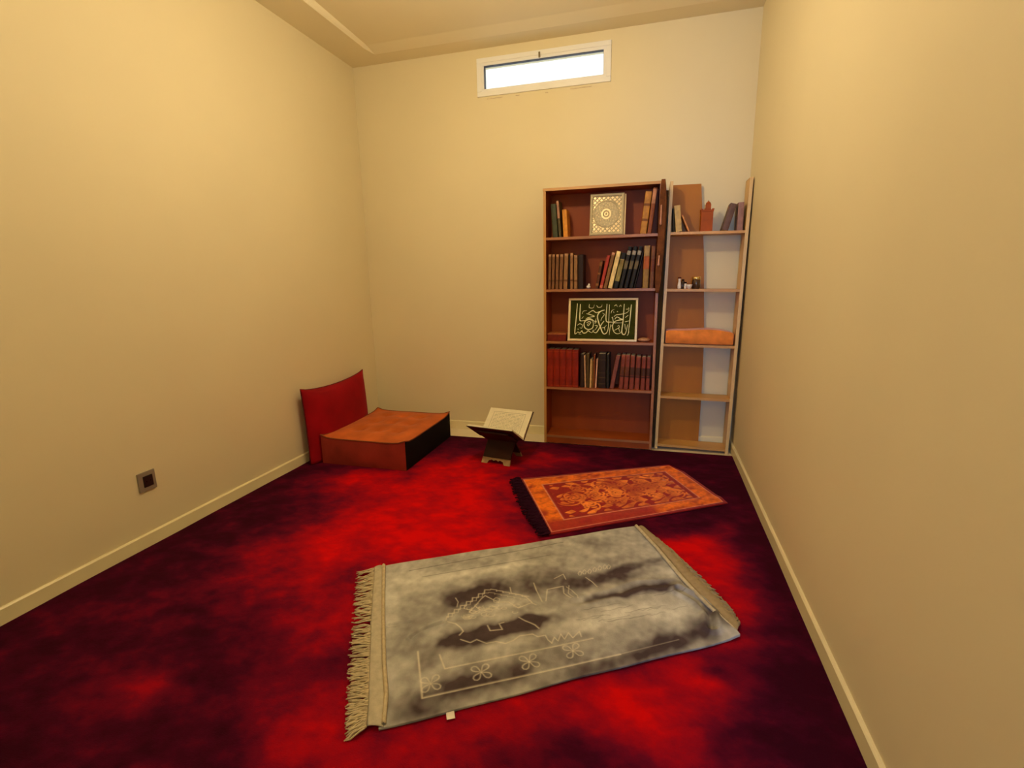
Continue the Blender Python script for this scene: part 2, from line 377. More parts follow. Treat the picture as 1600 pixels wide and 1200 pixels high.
for z in SH: c1o('shelf', board(IX0, IX1, Y1+.002, YB-.006, z-.018, z), [M_CASE, M_CASEF])
c1o('bottom_board', board(IX0, IX1, Y1+.002, YB-.006, .045, .063), [M_CASE, M_CASEF])
c1o('kick_board', B(IX0, IX1, Y1+.006, Y1+.02, 0, .045), M_CASE)
c1o('back_panel', B(IX0, IX1, YB-.006, YB-.001, 0, CT-.018), M_CASE)

# ------------------------------------------------------------------ narrow pale bookcase, leaning a little to the right
Y2 = 3.64; LEAN = .0140
c2 = thing('bookcase', 'narrow pale beech bookcase with open top and half a back, in the right corner', 'bookcase', (.053, Y2, 0), (0, LEAN, 0))
W2 = .505; D2 = .150
def c2o(n, bm, m, **k): return obj(n, bm, m, c2, **k)
def side2(x0, x1):
    bm = B(x0, x1, 0, D2, 0, 1.862); bmesh.ops.recalc_face_normals(bm, faces=bm.faces)
    return two(bm, lambda f: 1 if f.normal.y < -.5 else 0)
c2o('side_panel', side2(0, .020), [M_BEECH, M_BEECHE]); c2o('side_panel', side2(W2-.020, W2), [M_BEECH, M_BEECHE])
SH2 = [1.538, 1.161, .779, .402, .036]
for z in SH2: c2o('shelf' if z > .1 else 'bottom_board', board(.02, W2-.02, .003, D2-.004, z-.017, z), [M_BEECHS, M_BEECHS])
bm = bmesh.new()
prism(bm, [(.02, .01), (.315, .01), (.312, .40), (.300, .80), (.255, 1.40), (.205, 1.86), (.02, 1.86)], 1, D2-.004, D2)
c2o('back_panel', bm, M_BACK)
def c2w(x, y, z):     # bookcase-local to world
    v = Matrix.Rotation(LEAN, 4, 'Y') @ Vector((x, y, z)); return Vector((v.x+.053, v.y+Y2, v.z))

# dark filler added to keep the gap between the two bookcases dark
bm = bmesh.new(); prism(bm, [(.0365, 0), (.050, 0), (.0715, 1.81), (.0365, 1.81)], 1, 3.665, 3.675)
tag(obj('gap_filler', bm, mat('umber_filler', (.09, .045, .012), .75, var=.2, scale=6)), 'narrow dark brown filler strip added in the gap between the two bookcases', 'filler')

# ------------------------------------------------------------------ books
_bm_cache = {}
def book_mat(rgb, sp=.25):
    k = tuple(rgb)
    if k not in _bm_cache: _bm_cache[k] = mat('book_cloth_%02x%02x%02x' % k, srgb(*rgb), .5, var=sp, scale=35)
    return _bm_cache[k]
def book(label, xb, w, h, z, lean, rgb, depth=.135, y=3.625, band=None, fore=False, group=None, cat='book', dz=0, bands=()):
    """upright book: xb left foot (world x), w thickness, h height, lean (rad, + to the right), spine to the front"""
    base = z + (w*math.sin(-lean) if lean < 0 else 0)
    t_ = thing('book', label, cat, (xb, y, z + .0006 + (w*math.sin(lean) if lean > 0 else 0)), (0, lean, 0), group)
    if lean < 0: t_.location = (xb, y, z+.0006)
    cv = book_mat(rgb); th = min(.003, w*.2)
    bm = bmesh.new()
    if not fore:
        # rounded spine
        pts = []
        n = 6
        for k in range(n+1):
            a_ = math.pi*k/n; pts.append((w/2-math.cos(a_)*w/2, -math.sin(a_)*min(.004, w*.25)))
        pts += [(w, depth), (w-th, depth), (w-th, .004), (th, .004), (th, depth), (0, depth)]
        prism(bm, pts, 2, 0, h)
        obj('cover', bm, cv, t_)
        obj('pages', B(th, w-th, .004, depth-.004, .003, h-.003), M_PAGE, t_)
        if band:
            for (u0, u1, c) in band:
                bm = bmesh.new()
                pts = [(w/2-math.cos(math.pi*k/n)*w*.5, -math.sin(math.pi*k/n)*min(.004, w*.25)-.0006) for k in range(n+1)]
                pts += [(w*.9, .0), (w*.1, .0)]
                prism(bm, pts, 2, h*u0, h*u1); obj('spine_label', bm, book_mat(c), t_)
    else:
        box(bm, 0, th, 0, depth, 0, h); box(bm, w-th, w, 0, depth, 0, h); box(bm, 0, w, depth-.002, depth, 0, h)
        obj('cover', bm, cv, t_); obj('pages', B(th, w-th, .001, depth-.002, .003, h-.003), M_PAGE, t_)
    return t_
def pbook(label, b0, b1, t0, ytop, ybot, z, rgb, y=3.625, **k):
    """book read off the shelf: foot between pixels b0 and b1, upper left corner at t0"""
    P0 = at(b0, ybot, 1, y); P1 = at(b1, ybot, 1, y); PT = at(t0, ytop, 1, y)
    dx = PT[0]-P0[0]; dzz = PT[2]-z
    if 'lean' in k: dx = math.tan(k.pop('lean'))*dzz
    lean = math.atan2(dx, dzz); w_ = (P1[0]-P0[0])*math.cos(lean)
    h = math.hypot(dx, dzz)
    return book(label, P0[0], w_*.97, h, z, lean, rgb, y=y, **k)

ZA, ZB_, ZC, ZD = SH
# top shelf
pbook('dark green hardback leaning against its neighbour, leftmost on the top shelf of the tall bookcase', 864, 872, 860.5, 319.5, 370, ZA, (62, 66, 44))
pbook('tall thin grey book with pale pink upper spine, left of the orange book', 873.5, 877.5, 869, 314, 370, ZA, (80, 70, 44), band=[(.52, .99, (168, 122, 100))])
pbook('short orange-tan paperback, third from the left on the top shelf of the tall bookcase', 880.5, 887.5, 878.3, 328, 370, ZA, (214, 142, 52))
pbook('thick worn olive-tan book leaning right of the metal plaque on the top shelf', 1000, 1010, 1009, 300, 367, ZA, (178, 122, 48), band=[(.30, .36, (120, 70, 20)), (.66, .72, (120, 70, 20))])
pbook('tall brown book with a pinkish top leaning beside the thick olive-tan book', 1011.2, 1017.6, 1021.0, 294, 366.5, ZA, (138, 72, 34), band=[(.66, .97, (180, 122, 88))])
# second shelf: a brown set
grp = 'matching brown ribbed volumes on the second shelf'
lab = ['leftmost volume of the matching brown set on the second shelf', 'second volume of the matching brown set, next to the leftmost', 'third volume of the brown set on the second shelf, middle of the first five',
       'fourth volume of the brown set on the second shelf, left of the wider paler one', 'wider pale brown mottled volume, fifth of the brown set on the second shelf',
       'narrow pale brown volume standing between two dark gaps on the second shelf', 'brown volume with gold spots, last of the set beside the black book']
for (b0, b1, t0, yt), lb in zip([(856.3, 860.6, 857.2, 397.5), (861.9, 866.2, 862.9, 397.5), (867.8, 872.4, 869, 397.5), (873.6, 878.6, 875.3, 397.5), (880.3, 886.4, 882, 396.5), (891, 895.3, 891.1, 395.5), (897, 902.2, 897, 399)], lab):
    pbook(lb, b0, b1, t0, yt, 450.5, ZB_, (128, 86, 54) if b0 < 880 else (150, 108, 68), group=grp, band=[(.22, .27, (96, 60, 30)), (.93, .99, (168, 128, 96))])
pbook('broad nearly black book in the shade right of the brown set on the second shelf', 902.8, 911.6, 903, 398, 450.5, ZB_, (40, 22, 14), y=3.632)
pbook('slim black book between the wider brown volume and the narrow one on the second shelf', 887.4, 890.3, 889.2, 399, 450.5, ZB_, (26, 10, 8), y=3.636)
pbook('small dark brown book with gold ornaments, first of the leaning row on the second shelf', 930, 934.6, 938, 407.5, 450.5, ZB_, (92, 50, 22), band=[(.10, .18, (150, 96, 44)), (.5, .56, (150, 96, 44)), (.80, .95, (132, 84, 40))])
pbook('red book leaning right on the second shelf', 936.6, 941.6, 947, 400, 450.5, ZB_, (176, 60, 44), lean=.215, band=[(.02, .10, (196, 110, 80))])
pbook('brown leaning book with pale top, between the red and the cream books', 943, 948.2, 955.4, 395, 450.5, ZB_, (134, 92, 50), lean=.218, band=[(.92, .99, (190, 134, 104))])
pbook('cream white leaning book on the second shelf', 950, 956.8, 963.2, 393.5, 451, ZB_, (236, 208, 146), lean=.218)
pbook('black leaning book with a long yellowish label, right of the cream book', 958.2, 965.4, 970.4, 396, 450.5, ZB_, (28, 24, 14), lean=.218, band=[(.20, .80, (146, 132, 74)), (.62, .82, (182, 156, 96))])
for (b0, b1, t0), lb in zip([(967, 974, 979), (975, 982, 986.2), (983, 990, 994)], ['first of three black volumes with grey labels, nearest the cream book', 'middle one of three black volumes with grey labels', 'last of three black volumes with grey labels, nearest the upright tan book']):
    pbook(lb, b0, b1-1.1, t0, 386, 450.5, ZB_, (26, 22, 18), lean=.205, group='black volumes with grey labels on the second shelf', band=[(.46, .66, (104, 92, 66)), (.80, .90, (136, 130, 122))])
pbook('thin black book leaning right of the three labelled black volumes', 990.2, 992.3, 1000.5, 393, 450.5, ZB_, (18, 12, 10), lean=.205)
pbook('tall upright tan book with orange-red middle on the second shelf', 1003.8, 1012.8, 1007, 384, 450.3, ZB_, (146, 112, 56), band=[(.45, .75, (172, 88, 36)), (.76, .99, (160, 130, 84))])
pbook('tall reddish brown book, rightmost on the second shelf beside the dark hanging cloth', 1014.5, 1021, 1018.2, 385, 450.3, ZB_, (122, 74, 42), band=[(.4, .7, (112, 54, 24))])
# fourth shelf: red set of five
for i in range(5):
    b0 = 855+i*9.75
    pbook(['leftmost volume of the large red set on the fourth shelf', 'second volume of the large red set on the fourth shelf', 'middle volume of the five-part red set on the fourth shelf', 'fourth volume of the large red set on the fourth shelf', 'rightmost volume of the large red set, beside the dark books'][i],
          b0, b0+9.6, b0+.2, 545.3+.35*i, 604.5+i*.4, ZD, (134, 30, 6), group='five large red volumes forming one block', y=3.612, band=[(.03, .05, (160, 56, 18)), (.30, .55, (144, 34, 8)), (.93, .95, (160, 56, 18))])
pbook('dark brown book right of the red set on the fourth shelf', 906.5, 912.5, 907, 553.5, 606, ZD, (50, 30, 14))
pbook('thin white booklet leaning left, first of the pale ones on the fourth shelf', 913.6, 915.6, 912.6, 555.5, 606, ZD, (224, 176, 132))
pbook('dark olive book between two pale booklets on the fourth shelf', 916.3, 920.8, 916.3, 553, 606.5, ZD, (84, 64, 30))
pbook('pale cream booklet, middle one of three pale booklets on the fourth shelf', 921, 924, 922.4, 561.3, 607, ZD, (208, 170, 112))
pbook('low olive-brown book right of the middle pale booklet', 924.4, 926.8, 925.3, 563.5, 607, ZD, (128, 90, 36))
pbook('small reddish brown book left of the pink-white booklet', 927, 929.2, 928, 554, 607, ZD, (126, 66, 30))
pbook('thin pinkish white booklet leaning right beside the thick black book', 929.6, 931.8, 932.2, 561, 607.5, ZD, (232, 178, 148))
pbook('thick black book with faint gold bands on the fourth shelf', 934.5, 946.5, 935, 553, 607.5, ZD, (44, 28, 12), band=[(.12, .14, (84, 62, 30)), (.30, .33, (84, 62, 30)), (.44, .46, (76, 56, 28)), (.82, .84, (84, 62, 30))])
pbook('black book with a grey-green edge right of the thick gold banded one', 947.3, 951.7, 947.8, 553.5, 608, ZD, (36, 34, 28))
pbook('purple-brown book leaning right in the middle of the fourth shelf', 952.6, 958.9, 963, 556, 608, ZD, (132, 76, 66))
labs = ['first of the six red-brown volumes, beside the leaning purple book', 'second of the six red-brown volumes on the fourth shelf', 'third of the six red-brown volumes on the fourth shelf', 'fourth of the six red-brown volumes on the fourth shelf', 'fifth of the six red-brown volumes on the fourth shelf', 'last of the six red-brown volumes, against the right side of the tall bookcase']
for (b0, b1, t0, yt), lb in zip([(966.6, 973, 971.5, 554.5), (974.2, 981.2, 978, 555), (982.8, 989.8, 985.8, 556), (991.2, 998.5, 994.6, 557), (1000.4, 1007, 1003.2, 558), (1008.6, 1014.6, 1011, 558)], labs):
    pbook(lb, b0, b1, t0, yt, 609, ZD, (134, 62, 44), group='red-brown volumes on the fourth shelf', band=[(.36, .40, (60, 30, 16)), (.42, .66, (104, 56, 30) if b0 < 982 else (76, 42, 22)), (.97, .99, (150, 90, 70))])
# narrow bookcase: books
def book2(label, x, w, h, zs, lean, rgb, dep=.10, **k):
    p = c2w(x, .02, zs); return book(label, p.x, w, h, p.z-.0003+.0012, lean, rgb, depth=dep, y=p.y, **k)
def pb2(label, b0, b1, t0, yt, yb, rgb, y=3.662, **k):
    P0 = at(b0, yb, 1, y); z = ztop2(P0[0]); return pbook(label, b0, b1, t0, yt, yb, z, rgb, y=y, depth=.11, **k)
def ztop2(x): return c2w(x-.053, 0, SH2[0]).z - 0 + .0008
pb2('thin black book against the left side on the top shelf of the narrow bookcase', 1052.2, 1054.6, 1050.6, 326, 358.5, (40, 32, 16))
pb2('pale cream-green book standing on the top shelf of the narrow bookcase', 1056.2, 1066.2, 1053.2, 322, 358.5, (196, 164, 104))
pb2('thin tan booklet leaning steeply on the pale cream-green book', 1075.5, 1078.5, 1065, 337, 359, (196, 132, 78))
pb2('dark purple-grey book leaning against the purple book on the narrow bookcase', 1128.2, 1138.6, 1142, 319.5, 357, (104, 76, 66))
pb2('upright mauve book at the right end of the narrow bookcase top shelf', 1151.6, 1161, 1154, 316.5, 356.5, (150, 112, 106))

# ------------------------------------------------------------------ plaque on the top shelf
def place_frame(name, label, cat, bl, br, tl, y0, z, h, w, rz, tilt):
    pass
PL, PR = at(921.5, 369, 1, 3.635), at(973.5, 367, 1, 3.635)
pw = PR[0]-PL[0]; ph = at(924, 304, 1, 3.66)[2]-ZA
pq = thing('wall_plaque', 'pale metal plaque with round medallion and lattice corners leaning in the top shelf', 'plaque', (PL[0], 3.632, ZA+.001), (math.radians(-9), 0, 0))
nxp, nyp = 150, 186
U, Vv = np.meshgrid(np.linspace(0, pw, nxp), np.linspace(0, ph, nyp))
cx, cyp = pw*.48, ph*.52
edge = np.minimum(np.minimum(U, pw-U), np.minimum(Vv, ph-Vv))
rad = np.hypot(U-cx, (Vv-cyp)*.94)
hgt = np.where(edge < .018, .009+.003*np.sin(np.clip(edge/.018, 0, 1)*math.pi), .0)
inner = edge >= .018
R0 = pw*.37
lat = .5+.5*np.sign(np.sin((U+Vv)*2*math.pi/.030)*np.sin((U-Vv)*2*math.pi/.030))
lat2 = np.minimum(np.abs(np.sin((U+Vv)*math.pi/.030)), np.abs(np.sin((U-Vv)*math.pi/.030)))
hgt += inner*(rad > R0+.006)*np.where(lat2 < .45, .0045, -.0045)
hgt += inner*(np.abs(rad-R0) < .0045)*.003
hgt += inner*(rad < R0)*(.0012+.0008*np.sin(np.arctan2(Vv-cyp, U-cx)*14)*np.sin(rad*260))
hgt -= inner*(np.abs(rad-pw*.125) < .005)*.0035
hgt += inner*(rad < pw*.10)*.0014*np.cos(rad*300)
vts = [(u, -.008-hh, v) for u, v, hh in zip(U.ravel(), Vv.ravel(), hgt.ravel())]
fcs = [(j*nxp+i, j*nxp+i+1, (j+1)*nxp+i+1, (j+1)*nxp+i) for j in range(nyp-1) for i in range(nxp-1)]
me = bpy.data.meshes.new('embossed_plate'); me.from_pydata(vts, [], fcs); me.materials.append(M_SILV)
o = bpy.data.objects.new('embossed_plate', me); COL.objects.link(o); o.parent = pq
obj('frame', B(-.002, pw+.002, -.0085, .006, 0, ph+.002), M_FRAME, pq, bevel=.001)
obj('backing_board', B(.01, pw+.012, .006, .02, .004, ph-.002), M_FRAME, pq)

# ------------------------------------------------------------------ calligraphy picture on the third shelf
KL, KR = at(887.2, 529, 1, 3.635), at(995, 531.2, 1, 3.635)
kw = KR[0]-KL[0]; kh = at(892, 465.5, 1, 3.68)[2]-ZC
cf = thing('picture_frame', 'pale gold frame with golden Arabic calligraphy on dark green, leaning on the third shelf', 'picture', (KL[0], 3.630, ZC+.001), (math.radians(-10), 0, 0))
fw = .016
bm = bmesh.new()
for a_, b_, c_, d_ in ((0, kw, 0, fw), (0, kw, kh-fw, kh), (0, fw, fw, kh-fw), (kw-fw, kw, fw, kh-fw)): box(bm, a_, b_, -.012, .006, c_, d_)
obj('frame', bm, M_FRAME, cf, bevel=.002)
obj('velvet_panel', B(fw*.8, kw-fw*.8, -.003, .003, fw*.8, kh-fw*.8), M_DGREEN, cf)
strokes = [
 ([(240,140),(228,350),(212,600),(235,614),(262,590)],9), ([(290,150),(286,300),(290,400),(320,414),(385,405)],10),
 ([(518,470),(508,520),(470,545),(425,548),(382,525),(362,480),(372,430),(410,402),(460,395),(505,415),(520,465)],10),
 ([(405,445),(440,425),(472,436),(455,465),(430,492),(418,470),(440,452)],7), ([(395,400),(430,380),(480,385),(540,420),(560,380)],8),
 ([(400,300),(455,312),(530,340),(470,352),(410,370),(385,392)],8), ([(430,290),(500,250),(555,282),(620,265),(690,240)],8), ([(325,300),(345,260),(400,250)],5), ([(320,375),(350,345)],6),
 ([(690,242),(622,268),(582,335),(602,430),(640,520),(670,590),(705,618),(745,590),(765,500),(770,160)],11),
 ([(690,415),(650,470),(615,535),(570,598),(525,585),(515,555)],9), ([(730,150),(722,380),(745,428),(800,430),(850,435)],9),
 ([(825,350),(850,430),(900,442),(985,440)],8), ([(865,385),(900,350),(960,378),(1005,388),(930,400),(870,420),(840,460),(835,510),(855,575),(905,612),(960,600),(985,565)],9),
 ([(1008,150),(1000,400),(985,560),(1000,615),(1035,620),(1058,560),(1075,470)],10), ([(1122,160),(1108,400),(1092,590)],9), ([(1100,575),(1085,625),(1070,635)],6),
 ([(850,345),(885,318),(930,312),(1000,300),(1060,280),(1092,240)],7), ([(1035,358),(1080,320)],6), ([(1035,425),(1095,410)],7), ([(1030,460),(1042,540)],6),
 ([(260,590),(300,602),(330,572),(352,605),(400,602),(432,570),(470,590),(500,598),(520,560)],8), ([(250,485),(290,460),(335,482),(322,532),(295,520)],6),
 ([(262,545),(270,550)],8), ([(545,485),(585,492),(560,540),(530,565)],6), ([(640,412),(652,370),(692,312),(662,288)],6), ([(665,520),(700,515),(732,480)],6), ([(702,520),(712,560)],6),
 ([(805,465),(792,540),(785,632)],6), ([(862,560),(900,540),(942,512),(932,480),(910,500)],6), ([(930,520),(952,580)],6), ([(818,360),(824,366)],8), ([(900,265),(908,270)],9),
 ([(840,268),(848,285)],6), ([(280,622),(322,628)],5), ([(440,150),(438,200),(480,212),(510,200),(522,160)],6), ([(560,170),(590,200),(640,190),(650,160)],6), ([(800,290),(815,250),(850,232)],6),
 ([(850,180),(880,160),(900,190)],5), ([(930,190),(950,165),(965,190)],5), ([(1040,230),(1085,225),(1080,200)],5), ([(560,420),(545,455)],6), ([(540,440),(560,410),(575,440)],5), ([(800,500),(830,480)],5)]
bm = bmesh.new()
def kmap(x, y): return ((x-95)/1135*kw, (735-y)/680*kh)
for si, (pts, wd) in enumerate(strokes):
    P = spline([np.array(kmap(*p)) for p in pts], 6 if len(pts) > 2 else 1)
    hw = wd/1135*kw*.86; prev = None; off = -.0045-.0002*(si % 5)
    for i, p in enumerate(P):
        tdir = P[min(i+1, len(P)-1)]-P[max(i-1, 0)]; tdir = tdir/(np.linalg.norm(tdir)+1e-9); nrm = np.array([-tdir[1], tdir[0]])
        k_ = hw*(.55+.45*math.sin(math.pi*min(1, (i+.6)/len(P)+.12)))
        if i == 0: p = p-tdir*hw*.4
        if i == len(P)-1: p = p+tdir*hw*.4
        q = [bm.verts.new((p[0]+nrm[0]*k_, -.003, p[1]+nrm[1]*k_)), bm.verts.new((p[0], off-.001, p[1])), bm.verts.new((p[0]-nrm[0]*k_, -.003, p[1]-nrm[1]*k_))]
        if prev:
            bm.faces.new([prev[0], prev[1], q[1], q[0]]); bm.faces.new([prev[1], prev[2], q[2], q[1]])
        prev = q
o = obj('calligraphy', bm, M_GOLD, cf, smooth=True); o['label'] = 'raised golden Arabic calligraphy'

# ------------------------------------------------------------------ small things on the tall bookcase
P0, P1 = at(855.5, 531, 1, 3.615), at(884.5, 531, 1, 3.615)
bx = thing('box', 'small reddish brown box with lighter lid at the left end of the third shelf', 'box', (P0[0], 3.613, ZC+.0008))
bw = P1[0]-P0[0]
obj('box_body', B(0, bw, 0, .12, 0, .046), M_TERRA if False else book_mat((112, 30, 12)), bx, bevel=.002)
obj('lid', B(-.001, bw+.001, -.001, .121, .0465, .056), book_mat((166, 92, 46)), bx, bevel=.002)
P0 = at(1006, 533, 1, 3.64)
bm = bmesh.new(); bmesh.ops.create_uvsphere(bm, u_segments=24, v_segments=14, radius=1)
for v in bm.verts: v.co = Vector((v.co.x*.043, v.co.y*.03, (v.co.z+1)*.0155))
o = obj('soap_bar', bm, mat('pinkish_brown_soap', (.42, .20, .10), .45, var=.15), smooth=True); o.location = (P0[0], 3.645, ZC+.0005)
tag(o, 'oval pinkish brown soap bar on the third shelf right of the calligraphy frame', 'soap')
P0 = at(919.5, 451, 1, 3.63)
o = thing('shell_trinket', 'tiny pink white shell trinket in the gap between books on the second shelf', 'trinket', (P0[0], 3.632, ZB_+.0005))
bm = bmesh.new(); bmesh.ops.create_icosphere(bm, subdivisions=3, radius=.013)
for v in bm.verts: v.co *= 1+.12*math.sin(math.atan2(v.co.y, v.co.x)*8); v.co.z += .0125
obj('shell', bm, M_WHITEP, o, smooth=True)
bm = bmesh.new(); bmesh.ops.create_icosphere(bm, subdivisions=2, radius=.008); bmesh.ops.translate(bm, verts=bm.verts, vec=(.003, 0, .029)); obj('bead', bm, M_WHITEP, o, smooth=True)

# dark brown cloth hanging from the top right corner of the tall bookcase
st = thing('hanging_cloth', 'dark brown cloth strap hanging from the top right corner of the tall bookcase', 'cloth', (CX1-.008, Y1-.012, 1.875))
path = [(1037, 281, 6), (1037, 290, 8), (1036.5, 305, 10), (1035.5, 325, 11), (1034.5, 350, 11), (1033, 375, 11), (1031, 400, 11), (1029.2, 425, 10), (1028.3, 440, 9), (1027.5, 452, 6.5), (1027, 458, 5)]
bm = bmesh.new(); prev = None; YS = Y1-.014
rows = []
for i, (px, py, wd) in enumerate(path):
    a0, a1 = at(px-wd/2, py, 1, YS), at(px+wd/2, py, 1, YS)
    ringv = []
    for k in range(7):
        u = k/6; x = a0[0]*(1-u)+a1[0]*u; yk = YS-.008*abs(math.sin(u*math.pi*2.5+i*.4))
        ringv.append((x, yk, a0[2]*(1-u)+a1[2]*u))
    rows.append(ringv)
top = [(x, Y1+.05, CT+.003) for x, _, _ in rows[0]]; topf = [(x, Y1-.012, CT+.004) for x, _, _ in rows[0]]
rows = [top, topf] + rows[1:]
vv = [[bm.verts.new(Vector(p)-Vector(st.location)) for p in r] for r in rows]
for i in range(len(vv)-1):
    for k in range(6): bm.faces.new([vv[i][k], vv[i][k+1], vv[i+1][k+1], vv[i+1][k]])
o = obj('strap', bm, M_STRAP, st, smooth=True); md = o.modifiers.new('thick', 'SOLIDIFY'); md.thickness = .004; md.offset = 1
for (xa, ya, yb) in ((1033.5, 320, 350), (1030, 399, 414)):
    p, q = at(xa, ya, 1, YS-.015), at(xa-1.2, yb, 1, YS-.015)
    bm = bmesh.new(); p = Vector(p)-Vector(st.location); q = Vector(q)-Vector(st.location)
    tube(bm, [p, p.lerp(q, .6), p.lerp(q, .8), q, q+Vector((0, 0, -.008))], [.0045, .005, .006, .008, .003], 8); obj('tassel', bm, M_PINK, st, smooth=True)

# ------------------------------------------------------------------ things on the narrow bookcase
# wooden minaret
P0, P1 = at(1093.3, 359.5, 1, 3.69), at(1112.8, 359.5, 1, 3.69); tw = P1[0]-P0[0]; z1 = ztop2(P0[0])
ztop = at(1103, 328.5, 1, 3.69)[2]-z1; ztp = at(1105, 314, 1, 3.69)[2]-z1; zmid = at(1105, 319, 1, 3.69)[2]-z1
mn = thing('minaret_model', 'terracotta brown square minaret tower model on the top shelf of the narrow bookcase', 'ornament', ((P0[0]+P1[0])/2, 3.695, z1-.0), (0, 0, 0))
bm = bmesh.new(); hw = tw/2*.94; box(bm, -hw, hw, -hw, hw, 0, ztop-.012)
obj('tower_body', bm, M_TERRA, mn, bevel=.001)
bm = bmesh.new(); box(bm, -tw/2, tw/2, -tw/2, tw/2, ztop-.012, ztop)
for i in range(5):
    for sgn in (-1, 1):
        c = -tw/2+tw*(i+.5)/5
        box(bm, c-.005, c+.005, sgn*tw/2-.003, sgn*tw/2+.003, ztop, ztop+.006); box(bm, sgn*tw/2-.003, sgn*tw/2+.003, c-.005, c+.005, ztop, ztop+.006)
obj('cornice', bm, M_TERRA, mn)
bm = bmesh.new(); q = tw*.21; box(bm, -q+.006, q+.006, -q, q, ztop, zmid); obj('lantern', bm, M_TERRA, mn, bevel=.001)
bm = bmesh.new(); lathe(bm, [(q*.95, zmid), (q*.85, zmid+(ztp-zmid)*.45), (q*.35, zmid+(ztp-zmid)*.8), (.002, ztp), (.001, ztp+.006)], (.006, 0, 0), 16); obj('dome', bm, M_TERRA, mn, smooth=True)
# small things on its second shelf
def zsh(x, i): return c2w(x-.053, 0, SH2[i]).z+.0008
def small(name, label, cat, pxc, y=3.675, shelf=1, pyb=449):
    p = at(pxc, pyb, 1, y); return thing(name, label, cat, (p[0], y, zsh(p[0], shelf)))
u = .00485  # metres per pixel there
o = small('bottle', 'small white waisted bottle with dark red cap on the narrow bookcase', 'bottle', 1061.3)
bm = bmesh.new(); lathe(bm, [(.010, 0), (.0125, .006), (.013, .022), (.0105, .040), (.008, .052), (.010, .062), (.010, .068)]); obj('bottle_body', bm, M_WHITEP, o, smooth=True)
bm = bmesh.new(); lathe(bm, [(.011, .0685), (.012, .072), (.011, .079)]); obj('cap', bm, book_mat((88, 18, 8)), o, smooth=True)
o = small('jar', 'tiny dark brown jar beside the white waisted bottle', 'jar', 1066.6, y=3.70)
bm = bmesh.new(); lathe(bm, [(.011, 0), (.012, .01), (.012, .05), (.008, .056)]); obj('jar_body', bm, M_SMOKE, o, smooth=True)
bm = bmesh.new(); lathe(bm, [(.009, .0565), (.009, .064)]); obj('lid', bm, M_BLACK, o, smooth=True)
o = small('bottle', 'tiny white bottle with black cap between the jar and the little cup', 'bottle', 1070.8, y=3.68)
bm = bmesh.new(); lathe(bm, [(.007, 0), (.0085, .004), (.0085, .03), (.007, .036)]); obj('bottle_body', bm, M_WHITEP, o, smooth=True)
bm = bmesh.new(); lathe(bm, [(.0085, .0365), (.0085, .046)]); obj('cap', bm, M_BLACK, o, smooth=True)
o = small('cup', 'tiny white cup in front of the glass jar with golden lid', 'cup', 1076.6, y=3.658, pyb=451)
bm = bmesh.new(); lathe(bm, [(.008, 0), (.012, .004), (.018, .018), (.020, .028), (.018, .028), (.010, .008)]); obj('cup_body', bm, M_WHITEP, o, smooth=True)
bm = bmesh.new(); lathe(bm, [(.0202, .0275), (.0206, .029), (.0198, .0302)]); obj('rim', bm, M_WHITEP, o, smooth=True)
o = small('jar', 'dark glass jar with shiny golden lid on the narrow bookcase', 'jar', 1087.2, y=3.70)
bm = bmesh.new(); lathe(bm, [(.026, 0), (.029, .004), (.029, .056), (.026, .062)], n=28); obj('jar_body', bm, M_SMOKE, o, smooth=True)
bm = bmesh.new(); lathe(bm, [(.028, .0625), (.029, .064), (.029, .079), (.026, .082)], n=28); obj('lid', bm, M_GLID, o, smooth=True)

# orange plush cushion on its third shelf
pl0 = at(1038, 540, 1, 3.66); pl1 = at(1147.5, 540, 1, 3.66); cw = min(pl1[0]-pl0[0], .457)
cz0 = c2w(.25, 0, SH2[2]).z
def sagc(x, y, z):
    r = (1-x*x)*(1-y*y)
    return (0, -.012*(1-z*z)*(1 if y < 0 else -1)*(y*y), (.005*math.sin(x*4+.5)*(z > 0) + (.002*(1-x*x)-.010*abs(x)**6)*(z > 0)) - .0*(z < 0))
bm = soft_box(cw-.012, .135, .098, 16, sag=sagc)
bmesh.ops.smooth_vert(bm, verts=bm.verts, factor=.5, use_axis_x=True, use_axis_y=True, use_axis_z=True)
for v in bm.verts: v.co.z = max(v.co.z, 0)
o = obj('cushion', bm, M_SHEEP, smooth=True, bevel=0); o.location = (.053+.2525+.011, Y2+.070, cz0+.001+.003); o.rotation_euler = (0, LEAN, 0)
md = o.modifiers.new('sub', 'SUBSURF'); md.levels = md.render_levels = 1
tag(o, 'flat orange plush cushion filling the third shelf of the narrow bookcase', 'cushion')

# ------------------------------------------------------------------ floor seat and red back cushion
SXC, SYC, SW, SD, SHH = (-2.195-1.545)/2, (2.809+3.571)/2, .650, .762, .185
seat = thing('floor_seat', 'low square rust velvet floor seat with one black side, in the back left corner', 'floor cushion', (SXC, SYC, .002))
tufts = [(-.45, -.4), (.0, -.4), (.45, -.4), (-.45, .1), (0, .1), (.45, .1), (-.45, .6), (0, .6), (.45, .6)]
def sag_seat(x, y, z):
    dx = dy = dz = 0
    cor = (abs(x)**8)*(abs(y)**8)
    if z > .99:
        dz = .016*(1-x**4)*(1-y**4) - sum(.020*math.exp(-((x-a)**2+(y-b)**2)/.018) for a, b in tufts) + .022*cor
    sb = .012*(1-z*z)
    if abs(x) > .99: dx = math.copysign(sb*(1-y**4), x)
    if abs(y) > .99: dy = math.copysign(sb*(1-x**4), y)
    return (dx, dy, dz)
def M2(f):
    return 0
bm = soft_box(SW, SD, SHH, 22, sag=sag_seat); bm.normal_update()
bmesh.ops.recalc_face_normals(bm, faces=bm.faces)
